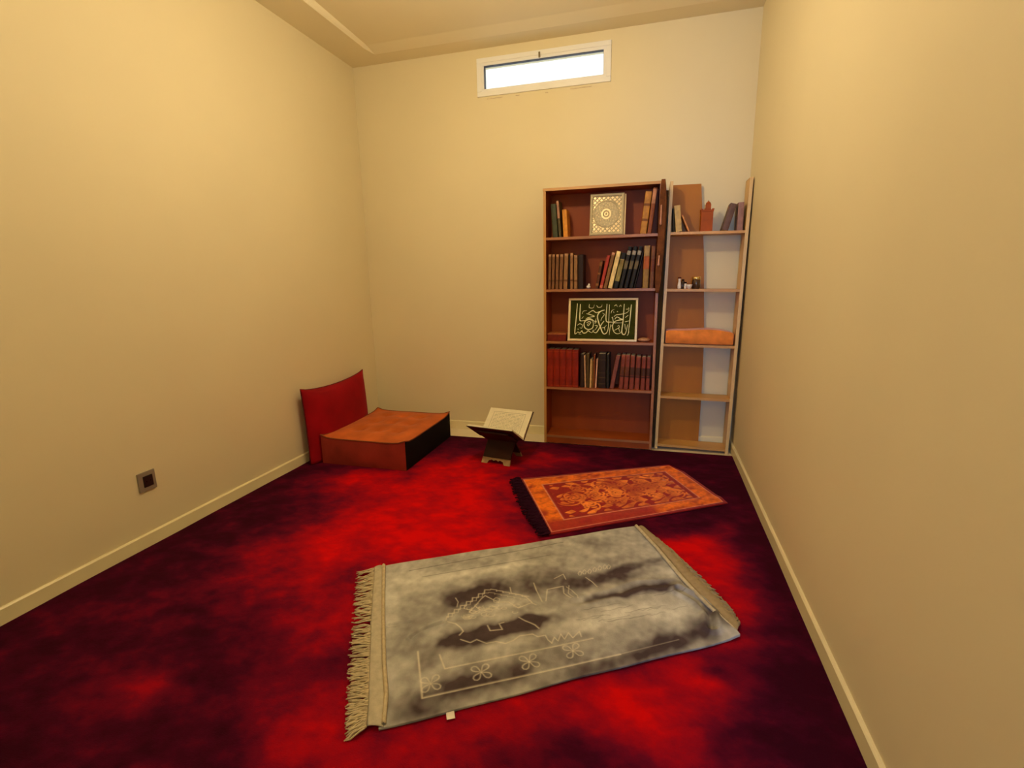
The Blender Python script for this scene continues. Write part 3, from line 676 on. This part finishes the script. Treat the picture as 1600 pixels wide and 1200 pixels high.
delf = [f for f in bm.faces if f.calc_center_median().x > SW/2-.002 and abs(f.normal.x) > .8]
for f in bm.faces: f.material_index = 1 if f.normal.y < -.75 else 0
bmesh.ops.delete(bm, geom=delf, context='FACES')
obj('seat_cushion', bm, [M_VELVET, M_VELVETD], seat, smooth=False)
bm = soft_box(SW, SD, SHH, 22, sag=sag_seat); bm.normal_update(); bmesh.ops.recalc_face_normals(bm, faces=bm.faces)
keep = [f for f in bm.faces if not (f.calc_center_median().x > SW/2-.002 and abs(f.normal.x) > .8)]
bmesh.ops.delete(bm, geom=keep, context='FACES'); o = obj('side_panel', bm, M_BLACK, seat, smooth=True); o['label'] = 'black fabric side'
bm = bmesh.new()
loop = []
for (x, y) in [(a, -1) for a in np.linspace(-1, 1, 15)] + [(1, a) for a in np.linspace(-1, 1, 15)[1:]] + [(-a, 1) for a in np.linspace(-1, 1, 15)[1:]] + [(-1, -a) for a in np.linspace(-1, 1, 15)[1:]]:
    s_ = sag_seat(x, y, 1); loop.append((x*SW/2+s_[0], y*SD/2+s_[1], SHH+s_[2]))
tube(bm, loop, .0045, 6); obj('piping', bm, M_PIPE, seat, smooth=True)

bc = thing('back_cushion', 'dark crimson back cushion leaning against the left wall behind the floor seat', 'cushion', (-2.258, 3.135, .002))
def sag_back(x, y, z):
    z_ = z
    ear = (abs(y)**10)*(max(z, 0)**10)
    pin = 1-(1-abs(y)**7)*(1-max(z, -.2)**8)
    return (-x*.058*(.90*pin-.45*(1-y*y)*(1-z*z)) - (.018*(z+1)/2), -.010*math.copysign(1-z*z, y)*(abs(y) > .9), -.030*(1-y*y)*(max(z, 0)**3) + .010*ear)
bm = soft_box(.116, .755, .53, 22, sag=sag_back)
o = obj('cushion_body', bm, M_RED, bc, smooth=True)
bm = bmesh.new(); pts = []
for (y, z) in [(-1, a) for a in np.linspace(-1, 1, 9)] + [(a, 1) for a in np.linspace(-1, 1, 15)[1:]] + [(1, -a) for a in np.linspace(-1, 1, 9)[1:]]:
    s_ = sag_back(0, y, z); pts.append((s_[0], y*.3785+s_[1], (z+1)*.265+s_[2]))
tube(bm, pts, .0045, 6); obj('piping', bm, book_mat((90, 6, 8)), bc, smooth=True)

# ------------------------------------------------------------------ book stand with open book
AX = Vector((1, -.16, 0)).normalized(); AY = Vector((.16, 1, 0)).normalized()
rs = thing('book_stand', 'dark folding wooden book stand on the carpet left of the tall bookcase', 'book stand', (-.985, 3.17, .001), (0, 0, math.atan2(-.16, 1)))
CRZ = .140
def plank(bm, y0, z0, y1, z1, th, x0, x1):
    d = Vector((0, y1-y0, z1-z0)).normalized(); n = Vector((0, -d.z, d.y))*th/2
    a0, a1 = Vector((0, y0, z0)), Vector((0, y1, z1))
    prism(bm, [((a0+n).y, (a0+n).z), ((a1+n).y, (a1+n).z), ((a1-n).y, (a1-n).z), ((a0-n).y, (a0-n).z)], 0, x0, x1)
bm = bmesh.new(); plank(bm, 0, CRZ, 150*.001, CRZ+.133, .012, -.12, .12); plank(bm, 0, CRZ, -.085, .035, .012, -.105, .105); obj('front_leaf', bm, M_DWOOD, rs, bevel=.001)
bm = bmesh.new(); plank(bm, 0, CRZ, -.150, CRZ+.098, .012, -.12, .12); plank(bm, 0, CRZ, .085, .035, .012, -.105, .105); obj('rear_leaf', bm, M_DWOOD, rs, bevel=.001)
for sy in (-1, 1):
    bm = bmesh.new()
    prof = [(-.105, .036), (.105, .036), (.108, .0), (.065, .0), (.055, .018), (.03, .026), (.018, .018), (0, .027), (-.018, .018), (-.03, .026), (-.055, .018), (-.065, .0), (-.108, .0)]
    vs0 = [bm.verts.new((x, sy*(.085+(.036-z)*.55)-.006, z)) for x, z in prof]; vs1 = [bm.verts.new((x, sy*(.085+(.036-z)*.55)+.006, z)) for x, z in prof]
    bm.faces.new(vs0); bm.faces.new(vs1[::-1])
    for i in range(len(prof)): k = (i+1) % len(prof); bm.faces.new([vs0[i], vs0[k], vs1[k], vs1[i]])
    obj('carved_foot', bm, M_LWOOD, rs)
ob = thing('open_book', 'large open book with cream pages lying on the dark wooden stand', 'book', (-.985, 3.17, CRZ+.018), (0, 0, math.atan2(-.16, 1)))
HX = .165
def leafprof(sgn, rise, run, th0, th1, n=10):    # page block cross-section from the gutter outwards
    topp, bot = [], []
    L_ = math.hypot(rise, run); d = (sgn*run/L_, rise/L_); nn = (-d[1]*sgn, d[0]*sgn)
    for k in range(n+1):
        u = k/n; bulge = .010*math.sin(math.pi*min(1, u*1.25)**.6)*(1-u*.5)
        b = (d[0]*L_*u, d[1]*L_*u); bot.append(b); hh = th0*(1-u)+th1*u+bulge
        topp.append((b[0]+nn[0]*hh, b[1]+nn[1]*hh))
    return topp, bot
for sgn, rise, run, nm in ((1, .155, .175, 'page_block'), (-1, .121, .185, 'page_block')):
    tp, bt = leafprof(sgn, rise, run, .004, .012)
    bm = bmesh.new(); prism(bm, tp + bt[::-1], 0, -HX, HX); obj(nm, bm, M_PAGE, ob)
    L_ = math.hypot(rise, run); d = (sgn*run/L_, rise/L_); nn = (-d[1]*sgn, d[0]*sgn)
    bm = bmesh.new(); e_ = .006
    prism(bm, [(d[0]*-.0, d[1]*-.0), (d[0]*(L_+e_), d[1]*(L_+e_)), (d[0]*(L_+e_)-nn[0]*.003, d[1]*(L_+e_)-nn[1]*.003), (-nn[0]*.003, -nn[1]*.003)], 0, -HX-e_, HX+e_)
    obj('cover', bm, M_DWOOD, ob)
    if sgn == 1:    # printed frame and lines of writing on the far page
        bm = bmesh.new()
        def pt(u, x, up=.0006):
            n = len(tp)-1; k = min(int(u*n), n-1); f = u*n-k
            return (x, tp[k][0]*(1-f)+tp[k+1][0]*f+nn[0]*up, tp[k][1]*(1-f)+tp[k+1][1]*f+nn[1]*up)
        def strip(u0, u1, x0, x1):
            m_ = 6; a = [(bm.verts.new(pt(u0+(u1-u0)*i/m_, x0)), bm.verts.new(pt(u0+(u1-u0)*i/m_, x1))) for i in range(m_+1)]
            for i in range(m_): bm.faces.new([a[i][0], a[i][1], a[i+1][1], a[i+1][0]])
        strip(.16, .88, -.125, -.1225); strip(.16, .88, .1225, .125); strip(.16, .172, -.125, .125); strip(.868, .88, -.125, .125)
        for r in range(13):
            x = -.112
            yv = .20+r*.051
            while x < .108:
                l_ = random.uniform(.010, .03); strip(yv, yv+.012, x, min(x+l_, .112)); x += l_+random.uniform(.003, .007)
        obj('printed_text', bm, M_INK, ob)

# ------------------------------------------------------------------ wall socket
so = thing('wall_socket', 'dark grey wall socket with black insert low on the left wall', 'socket', (-L, 1.684, .321))
obj('cover_plate', B(0, .009, -.043, .043, -.048, .048), M_SOCK, so, bevel=.003)
obj('insert', B(.006, .0125, -.021, .027, -.028, .028), M_SOCKB, so, bevel=.003)
bm = bmesh.new(); 
for yy_ in (-.007, .013): tube(bm, [(.012, yy_, 0), (.0128, yy_, 0)], .0025, 10)
obj('contact_hole', bm, M_BLACK, so)

# ------------------------------------------------------------------ rugs
def quad_uv(c, U, V):         # bilinear patch on the floor; c = far-left, far-right, near-right, near-left
    a, b_, c_, d_ = [np.array(q) for q in c]
    return ((1-U)*(1-V))[..., None]*a + (U*(1-V))[..., None]*b_ + (U*V)[..., None]*c_ + ((1-U)*V)[..., None]*d_
def invert(c, pts):           # floor point -> (u, v)
    out = []
    for p in pts:
        u = v = .5
        for _ in range(12):
            f = quad_uv(c, np.array(u), np.array(v)) - p; e = 1e-4
            fu = (quad_uv(c, np.array(u+e), np.array(v))-quad_uv(c, np.array(u), np.array(v)))/e
            fv = (quad_uv(c, np.array(u), np.array(v+e))-quad_uv(c, np.array(u), np.array(v)))/e
            J = np.array([fu, fv]).T; s_ = np.linalg.solve(J, -f); u += s_[0]; v += s_[1]
        out.append((u, v))
    return out
def seg_dist(PX, PY, pts):
    dmin = np.full(PX.shape, 9.)
    for (x0, y0), (x1, y1) in zip(pts[:-1], pts[1:]):
        dx, dy = x1-x0, y1-y0; l2 = dx*dx+dy*dy+1e-12
        tt = np.clip(((PX-x0)*dx+(PY-y0)*dy)/l2, 0, 1); dmin = np.minimum(dmin, np.hypot(PX-x0-tt*dx, PY-y0-tt*dy))
    return dmin
def smooth_noise(P, f, seed):
    rs_ = np.random.RandomState(seed); o_ = np.zeros(P.shape[:-1])
    for k in range(10):
        a_ = rs_.uniform(0, 2*math.pi); ff = f*rs_.uniform(.5, 1.8); o_ += np.sin((P[..., 0]*math.cos(a_)+P[..., 1]*math.sin(a_))*ff + rs_.uniform(0, 6.28) + 1.5*np.sin(P[..., 0]*f*.5+k))
    return o_/10
def grid_mesh(name, P, Zt, col, m, parent, th=.006, label=None):
    ny_, nx_ = Zt.shape
    v1 = np.concatenate([P, Zt[..., None]], -1).reshape(-1, 3)
    fc = [(j*nx_+i, (j+1)*nx_+i, (j+1)*nx_+i+1, j*nx_+i+1) for j in range(ny_-1) for i in range(nx_-1)]
    rim = [i for i in range(nx_)] + [j*nx_+nx_-1 for j in range(1, ny_)] + [(ny_-1)*nx_+i for i in range(nx_-2, -1, -1)] + [j*nx_ for j in range(ny_-2, 0, -1)]
    n0 = len(v1); low = v1[rim].copy(); low[:, 2] = np.maximum(low[:, 2]-th, .003)
    fc += [(rim[k], rim[(k+1) % len(rim)], n0+(k+1) % len(rim), n0+k) for k in range(len(rim))]
    me = bpy.data.meshes.new(name); me.from_pydata([tuple(v) for v in np.concatenate([v1, low])], [], fc); me.update()
    ca = me.attributes.new('col', 'FLOAT_COLOR', 'POINT'); cc = np.ones((len(v1)+len(rim), 4), np.float32)
    cc[:n0, :3] = col.reshape(-1, 3); cc[n0:, :3] = col.reshape(-1, 3)[rim]*.8
    ca.data.foreach_set('color', cc.ravel()); me.polygons.foreach_set('use_smooth', [True]*len(me.polygons)); me.materials.append(m)
    o = bpy.data.objects.new(name, me); COL.objects.link(o); o.parent = parent
    if label: o['label'] = label
    return o

# --- grey prayer rug
GC = [px_floor(p) for p in [(602, 887), (994, 824.5), (1156, 998), (592, 1143)]]
grug = thing('prayer_rug', 'silvery grey plush prayer rug with beige fringe and embossed border, in the foreground', 'rug', (0, 0, .0))
nx, ny = 640, 400
U, V = np.meshgrid(np.linspace(0, 1, nx), np.linspace(0, 1, ny)); P = quad_uv(GC, U, V)
# edges not perfectly straight
P[..., 1] += (.003*np.sin(U*9)+.002*np.sin(U*23))*(1-2*V)*np.where(np.abs(V-.5) > .3, 1, .3)
def pf(pts): return [tuple(px_floor(p)) for p in pts]
PX, PY = P[..., 0], P[..., 1]
base = np.array([.41, .40, .375]); darkc = np.array([.070, .048, .054]); lightc = np.array([.74, .74, .68])
shade = smooth_noise(P, 14, 3)*.20 + smooth_noise(P, 40, 5)*.16 + smooth_noise(P, 110, 6)*.12
tone = .49 + shade            # 0 dark nap .. 1 light nap
WARP = smooth_noise(P, 26, 31)+.6*smooth_noise(P, 70, 32); WARP2 = smooth_noise(P, 30, 33)+.6*smooth_noise(P, 80, 34)
def blob(px, py, ra, rb, ang, wgt):
    global tone
    c = px_floor((px, py)); ca, sa = math.cos(ang), math.sin(ang)
    a_ = (PX-c[0])*ca+(PY-c[1])*sa; b_ = -(PX-c[0])*sa+(PY-c[1])*ca
    if wgt < 0: rb *= 1.45
    wz = WARP; a_ = a_+wz*.030; b_ = b_+WARP2*.016
    wob = 1+.25*np.sin(a_*40+px)+.2*np.sin(b_*55+py)
    tone = tone + wgt*np.exp(-(((a_/ra)**2+(b_/rb)**2)*wob)**1.3)
RA = math.atan2(GC[1][1]-GC[0][1], GC[1][0]-GC[0][0])
for a_ in [(765, 925, .20, .04, RA, -.50), (730, 945, .10, .05, RA, -.35), (765, 992, .17, .030, RA, -.62), (835, 968, .08, .022, RA, -.62), (800, 980, .10, .03, RA, -.3), (900, 915, .16, .045, RA, -.36), (960, 905, .12, .03, RA, -.35),
          (1000, 923, .13, .022, RA, -.55), (1040, 920, .06, .025, RA-.3, -.45), (950, 935, .10, .012, RA, -.4), (985, 890, .10, .018, RA, -.42), (1020, 878, .05, .012, RA, -.3),
          (930, 1050, .15, .03, RA, -.30), (1040, 1005, .15, .030, RA, -.50), (1000, 1030, .1, .02, RA, -.3), (1100, 985, .06, .05, RA, -.42), (1115, 965, .03, .08, RA+.3, -.30),
          (700, 1085, .20, .03, RA, -.34), (760, 1055, .15, .03, RA, -.30), (850, 1035, .15, .03, RA, -.26), (660, 1120, .10, .02, RA, -.30), (670, 1040, .04, .03, RA, -.25), (650, 1060, .03, .08, RA, -.12), (640, 990, .06, .05, RA, -.10),
          (930, 850, .08, .03, RA, -.18), (860, 1005, .10, .02, RA, -.12), (900, 1090, .15, .015, RA, -.2),
          (760, 895, .22, .025, RA, .36), (650, 905, .1, .05, RA, .12), (960, 965, .18, .055, RA, .34), (1050, 960, .12, .05, RA, .28), (1060, 895, .10, .03, RA, .22), (780, 950, .12, .02, RA, .22),
          (950, 870, .12, .02, RA, .15), (870, 900, .10, .03, RA, -.22), (720, 1010, .16, .03, RA, -.16), (800, 1070, .35, .025, RA, -.14), (680, 960, .05, .03, RA, -.14), (860, 960, .05, .025, RA, .25), (900, 985, .08, .03, RA, .2), (730, 965, .08, .015, RA, .2), (610, 960, .04, .2, RA, .12), (610, 1080, .03, .1, RA, .10), (1130, 985, .02, .03, RA, .15), (1000, 850, .05, .015, RA, .15)]: blob(*a_)
tone = np.clip(tone, 0, 1)
col = np.where(tone[..., None] < .5, darkc+(base-darkc)*(tone[..., None]/.5), base+(lightc-base)*((tone[..., None]-.5)/.5))
Zt = .010 + .0025*smooth_noise(P, 9, 8)
lines = []
def ln(pts, wd=.0030, closed=False, k=1.0):
    q = pf(pts);
    if closed: q = q+[q[0]]
    lines.append((q, wd, k))
def zz(fn): pass
ln([(653, 1022), (660, 1095), (969, 1026)], .0034); ln([(687, 1027), (695, 1049), (926, 1001)], .0030)
ln([(640, 895), (760, 873), (880, 850)], .0022, k=-.6); ln([(660, 905), (760, 888), (860, 870)], .002, k=-.5)
ln([(969, 1026), (1060, 1003)], .002, k=.5)
# flowers in the border
def flower(cxp, cyp_, r):
    c = px_floor((cxp, cyp_))
    for k in range(4):
        a0 = RA + math.pi/4 + k*math.pi/2; pts = []
        for s in range(13):
            t_ = s/12*2*math.pi; rr = r*.52*(1-math.cos(t_)); a1 = a0+.55*math.sin(t_)*.8
            pts.append((c[0]+rr*math.cos(a1), c[1]+rr*math.sin(a1)))
        lines.append((pts, .0024, .9))
for (x, y) in [(673, 1072), (752, 1054), (827, 1037), (895, 1020)]: flower(x, y, .036)
# stepped arch, medallion and mosque outlines
steps = []
for (a0, a1, n) in (((700, 968), (766, 925), 7), ((766, 925), (826, 937), 6)):
    for k in range(n):
        x0 = a0[0]+(a1[0]-a0[0])*k/n; y0 = a0[1]+(a1[1]-a0[1])*k/n; x1 = a0[0]+(a1[0]-a0[0])*(k+1)/n; y1 = a0[1]+(a1[1]-a0[1])*(k+1)/n
        steps += [(x0, y0), (x0+1, y1-(3 if a1[1] > a0[1] else 0)), (x1, y1-(2 if a1[1] > a0[1] else 0))]
ln(steps, .0026)
ln([(733, 960), (741, 952), (752, 939), (758, 934), (770, 940), (780, 944), (795, 944), (810, 953), (830, 945), (838, 948)], .0024)
ln([(771, 940), (775, 937), (781, 939), (779, 945), (772, 944)], .0018, True)
ln([(797, 921), (799, 930), (812, 932), (822, 936), (832, 945)], .0024); ln([(834, 914), (838, 925), (847, 943)], .0026)
ln([(853, 942), (855, 924), (880, 919), (881, 930), (892, 938)], .0024); ln([(885, 920), (893, 925), (902, 934), (903, 938)], .0022); ln([(889, 918), (888, 930), (896, 937)], .002)
ln([(915, 905), (925, 912), (933, 920)], .0022); ln([(866, 907), (880, 900), (884, 908)], .002)
for (x, y) in [(905, 899), (912, 897), (920, 896), (928, 893), (936, 891), (944, 889), (950, 889)]:
    ln([(x, y+3), (x-2, y), (x+1, y-4), (x+4, y-1), (x+2, y+3)], .0018)
ln([(712, 938), (716, 944), (714, 952)], .002); ln([(700, 975), (712, 978), (720, 984), (724, 990), (718, 996)], .0026)
ln([(762, 981), (766, 989), (785, 987), (780, 978), (787, 976)], .0026)
ln([(811, 968), (820, 973), (830, 977), (836, 980), (842, 985)], .0028)
ln([(720, 1003), (735, 1008), (745, 1003), (760, 1009), (775, 1006), (790, 1009), (802, 1004), (812, 997), (832, 994), (840, 998), (852, 996), (856, 1003), (862, 1008)], .0026)
ln([(862, 1008), (866, 999), (872, 1005), (876, 994), (882, 1002), (888, 992), (895, 1000), (905, 990), (908, 998)], .0022)
for k in range(26):      # small embossed scrolls inside the medallion
    x = 722+random.random()*105; y = 962-(x-722)*.13+random.uniform(-9, 9); r_s = random.uniform(2.5, 5)
    ln([(x+r_s*1.5*math.cos(a_), y+r_s*math.sin(a_)*.7) for a_ in np.linspace(0, random.uniform(3, 6), 9)], .0018, k=.8)
ln([(x-3, y+5) for x, y in steps], .0018, k=.7)
for k in range(14):      # faint cloud lines on the right half
    x = 900+random.random()*150; y = 945-(x-900)*.14+random.uniform(-4, 60)
    ln([(x+i*7, y-i*1.3+random.uniform(-1.5, 1.5)) for i in range(random.randint(4, 9))], .0016, k=-.35)
line_c = np.array([.80, .74, .60])
for q, wd, k in lines:
    qa = np.array(q); x0, x1, y0, y1 = qa[:, 0].min()-.02, qa[:, 0].max()+.02, qa[:, 1].min()-.02, qa[:, 1].max()+.02
    msk = (PX > x0) & (PX < x1) & (PY > y0) & (PY < y1)
    if not msk.any(): continue
    dd = seg_dist(PX[msk], PY[msk], q); g_ = np.exp(-(dd/wd)**2)
    if k > 0: col[msk] = col[msk]*(1-.55*k*g_[:, None]) + line_c*(.55*k*g_[:, None])
    else: col[msk] = col[msk]*(1+k*g_[:, None])
    Zt[msk] -= .0016*abs(k)*g_
# wrinkles and the soft fold at the right
for q, dep, wd in [([(643, 1001), (652, 993), (668, 985), (690, 978)], .006, .006), ([(1112, 985), (1108, 960), (1095, 945), (1080, 935), (1060, 925)], .011, .012), ([(900, 945), (960, 930), (1000, 917), (1050, 915)], .004, .014), ([(608, 981), (640, 977)], .003, .005)]:
    dd = seg_dist(PX, PY, pf(q)); Zt -= dep*np.exp(-(dd/wd)**2); Zt += dep*.9*np.exp(-((dd-wd*2)/wd)**2)
dd = seg_dist(PX, PY, pf([(1150, 990), (1120, 975)])); Zt += .012*np.exp(-(dd/.05)**2)
Zt = np.maximum(Zt, .005)
M_GREY = attr_mat('grey_plush_pile', .95, .35, 260, sheen=.05, noise=.20, nscale=22)
grid_mesh('pile', P, Zt, np.clip(col, 0, 1), M_GREY, grug, th=.010)
# binding tape at both ends, fringe cords
def strip_mesh(name, pl, pr, m, parent, zt=.013, n=60, wob=0, th=.008, label=None):
    bm = bmesh.new(); rows = []
    for k in range(n+1):
        t_ = k/n*(len(pl)-1); i = min(int(t_), len(pl)-2); f = t_-i
        a_ = np.array(px_floor(pl[i]))*(1-f)+np.array(px_floor(pl[i+1]))*f; b_ = np.array(px_floor(pr[i]))*(1-f)+np.array(px_floor(pr[i+1]))*f
        r = []
        for s in range(7):
            u = s/6; q = a_*(1-u)+b_*u; z = zt*(.35+.65*math.sin(math.pi*(.12+.76*u)))+random.uniform(0, wob)
            r.append(bm.verts.new((q[0], q[1], z)))
        rows.append(r)
    for k in range(n):
        for s in range(6): bm.faces.new([rows[k][s], rows[k+1][s], rows[k+1][s+1], rows[k][s+1]])
    o = obj(name, bm, m, parent, smooth=True); md = o.modifiers.new('thick', 'SOLIDIFY'); md.thickness = .003; md.offset = -1
    if label: o['label'] = label
    return o
strip_mesh('binding_tape', [(585, 890), (580, 960), (577, 1040), (575, 1100), (573, 1139)], [(599, 887), (598, 960), (598, 1040), (603, 1100), (599, 1141)], M_TAPE2, grug, zt=.014)
strip_mesh('edge_piping', [(597, 887), (596, 960), (597, 1040), (600, 1090), (596, 1137)], [(603, 887), (602, 960), (604, 1040), (608, 1090), (604, 1137)], M_FRINGE, grug, zt=.021)
strip_mesh('binding_tape', [(996, 827), (1030, 860), (1068, 907), (1108, 950), (1150, 993)], [(1006, 826), (1042, 857), (1084, 901), (1124, 940), (1156, 980)], M_TAPE_SHADE, grug, zt=.020)
strip_mesh('edge_piping', [(991, 826), (1024, 862), (1063, 910), (1103, 952), (1147, 992)], [(997, 826), (1030, 861), (1069, 908), (1109, 951), (1152, 991)], M_FRINGE, grug, zt=.024)
def fringe(name, root, tip, n, r, parent, m, lo=.8, hi=1.1, z0=.010, z1=.004, gap=()):
    bm = bmesh.new()
    for k in range(n):
        t_ = k/(n-1)
        if any(a <= t_ <= b for a, b in gap) and random.random() < .6: continue
        def ip(L_, t): t = t*(len(L_)-1); i = min(int(t), len(L_)-2); f = t-i; return np.array(px_floor(L_[i]))*(1-f)+np.array(px_floor(L_[i+1]))*f
        a_ = ip(root, t_); b_ = ip(tip, min(1, max(0, t_+random.uniform(-.008, .008)))); l_ = random.uniform(lo, hi); b_ = a_+(b_-a_)*l_
        w1 = random.uniform(-.006, .006); d_ = (b_-a_); nrm = np.array([-d_[1], d_[0]])/np.linalg.norm(d_)
        pts = []
        for s in range(6):
            u = s/5; q = a_+d_*u + nrm*w1*math.sin(u*math.pi)
            pts.append((q[0], q[1], z0*(1-u)+z1*u + .003*math.sin(u*6+k)+.003*random.random()+ (r if u < 1 else r)))
        tube(bm, pts, [r, r*1.1, r, r, r*.9, r*.6], 5)
    return obj(name, bm, m, parent, smooth=True)
fringe('fringe', [(586, 892), (581, 960), (578, 1040), (576, 1100), (573, 1142)], [(559, 897), (553, 960), (546, 1040), (543, 1100), (541, 1160)], 190, .0028, grug, M_FRINGE, lo=.85, hi=1.10, gap=((.27, .33),))
fringe('fringe', [(1004, 828), (1040, 858), (1082, 902), (1122, 942), (1154, 982)], [(1016, 836), (1058, 870), (1100, 908), (1140, 950), (1156, 975)], 150, .0026, grug, M_TAPE_SHADE, lo=.8, hi=1.1)
# white care label under the near edge
p = px_floor((704, 1120))
o = obj('care_label', B(-.012, .012, -.014, .016, 0, .001), M_WHITEP, grug); o.location = (p[0], p[1], .006); o.rotation_euler = (0, 0, .5); o['label'] = 'small white label peeping out'

# --- orange prayer rug
OC = [px_floor(p) for p in [(812, 750), (1052, 727), (1137, 788), (858, 838)]]
orug = thing('prayer_rug', 'orange and red patterned prayer rug with dark purple fringe, in front of the bookcases', 'rug', (0, 0, 0))
nx, ny = 520, 320
U, V = np.meshgrid(np.linspace(0, 1, nx), np.linspace(0, 1, ny)); P = quad_uv(OC, U, V)
# folded-back far right corner
cut = np.clip(U+(1-V)*.0-0, 0, 1)
kx = np.clip((U-.90)/.10, 0, 1)*np.clip((.22-V)/.22, 0, 1)
P[..., 0] -= .03*kx; P[..., 1] -= .07*kx
PX, PY = P[..., 0], P[..., 1]
org = np.array([.90, .19, .004]); org2 = np.array([.95, .26, .03]); redc = np.array([.32, .005, .002]); dkr = np.array([.22, .004, .004]); pinkl = np.array([.85, .33, .20])
asp = 1.55
def edge_uv(U, V): return np.minimum(np.minimum(U*asp, (1-U)*asp), np.minimum(V, 1-V))
ed = edge_uv(U, V); ed_side = np.minimum(V, 1-V)
nz_ = smooth_noise(P, 60, 11); nz2 = smooth_noise(P, 24, 12); nz3 = smooth_noise(P, 130, 15)
col = np.zeros(P.shape[:-1]+(3,))
border = (ed > .03) & (ed < .17)
mix = lambda a, b_, t: a*(1-np.clip(t, 0, 1)[..., None])+b_*np.clip(t, 0, 1)[..., None]
col[:] = redc
bo = mix(np.broadcast_to(org, col.shape), redc, .25+nz_*.9+nz3*.5)
col = np.where(border[..., None], bo, col)
# the near border shows its pile brushed dark red along its left part
wear = np.clip((V-.80)/.05, 0, 1)*np.clip((.66-U+(nz2*.05))/.08, 0, 1)
col = mix(col, np.broadcast_to(np.array([.34, .006, .006]), col.shape), wear*.9)
field = ed >= .19
fx = (U-.5)*asp; fy = (V-.5)
def med(cx_, cy_, r, n, ph):
    rr = np.hypot(fx-cx_, fy-cy_); aa = np.arctan2(fy-cy_, fx-cx_)
    pet = r*(.55+.45*np.abs(np.cos(aa*n/2+ph)))
    return np.clip((pet-rr)/.015, 0, 1), rr, aa
pat = np.zeros(U.shape)
for i, cx_ in enumerate([-.42, -.22, -.02, .18, .36]):
    for cy_, r, n in ((0, .12, 6), (.155, .085, 5), (-.155, .085, 5)):
        cxx = cx_+(.1 if cy_ else 0)
        a_, rr, aa = med(cxx, cy_, r, n, .4*i); pat = np.maximum(pat, a_*(.55+.45*np.sin(rr*170+aa*3)))
        # scroll between the flowers
        sp_ = np.abs(((rr*26 - aa*1.0) % 3.0)-1.5); pat = np.maximum(pat, (sp_ < .22)*(rr < r*1.35)*.8)
lf = np.sin(fx*21+2.2*np.sin(np.abs(fy)*27))*np.cos(np.abs(fy)*25+2.0*np.sin(fx*19))
lf2 = np.sin(fx*43+1.5*np.sin(np.abs(fy)*40))
pat = np.maximum(pat, np.clip((lf-.05)/.10, 0, 1)*(.7+.3*(lf2 > -.3)))
pat *= (U < .86)
col = np.where(field[..., None], mix(np.broadcast_to(redc, col.shape), org2, pat*1.0*(.75+nz2)), col)
smallc = np.clip(np.sin(fx*60)*np.sin(fy*60)+nz_*.8-.35, 0, 1)*(U > .80)*field
col = mix(col, np.broadcast_to(pinkl*.8, col.shape), smallc*.7)
for e0, wd in ((.03, .005), (.17, .006), (.198, .004)):
    g_ = np.exp(-((ed-e0)/wd)**2)[..., None]*.75; c_ = dkr if e0 == .198 else pinkl; col = col*(1-g_)+c_*g_
col = np.where((ed < .026)[..., None], dkr*1.2, col)
Zt = .009+.003*smooth_noise(P, 8, 21)+.006*np.exp(-((V-.9)/.05)**2)*np.clip(U, 0, 1)+.02*kx
M_ORUG = attr_mat('orange_chenille', .8, .35, 220, sheen=.15, noise=.15, nscale=60)
Zt = np.maximum(Zt, .006)
grid_mesh('pile', P, Zt, np.clip(col, 0, 1), M_ORUG, orug, th=.008)
fringe('fringe', [(813, 751), (836, 793), (860, 838)], [(796, 752), (813, 795), (842, 841)], 110, .0055, orug, M_PURP, lo=.8, hi=1.15, z0=.012, z1=.005)
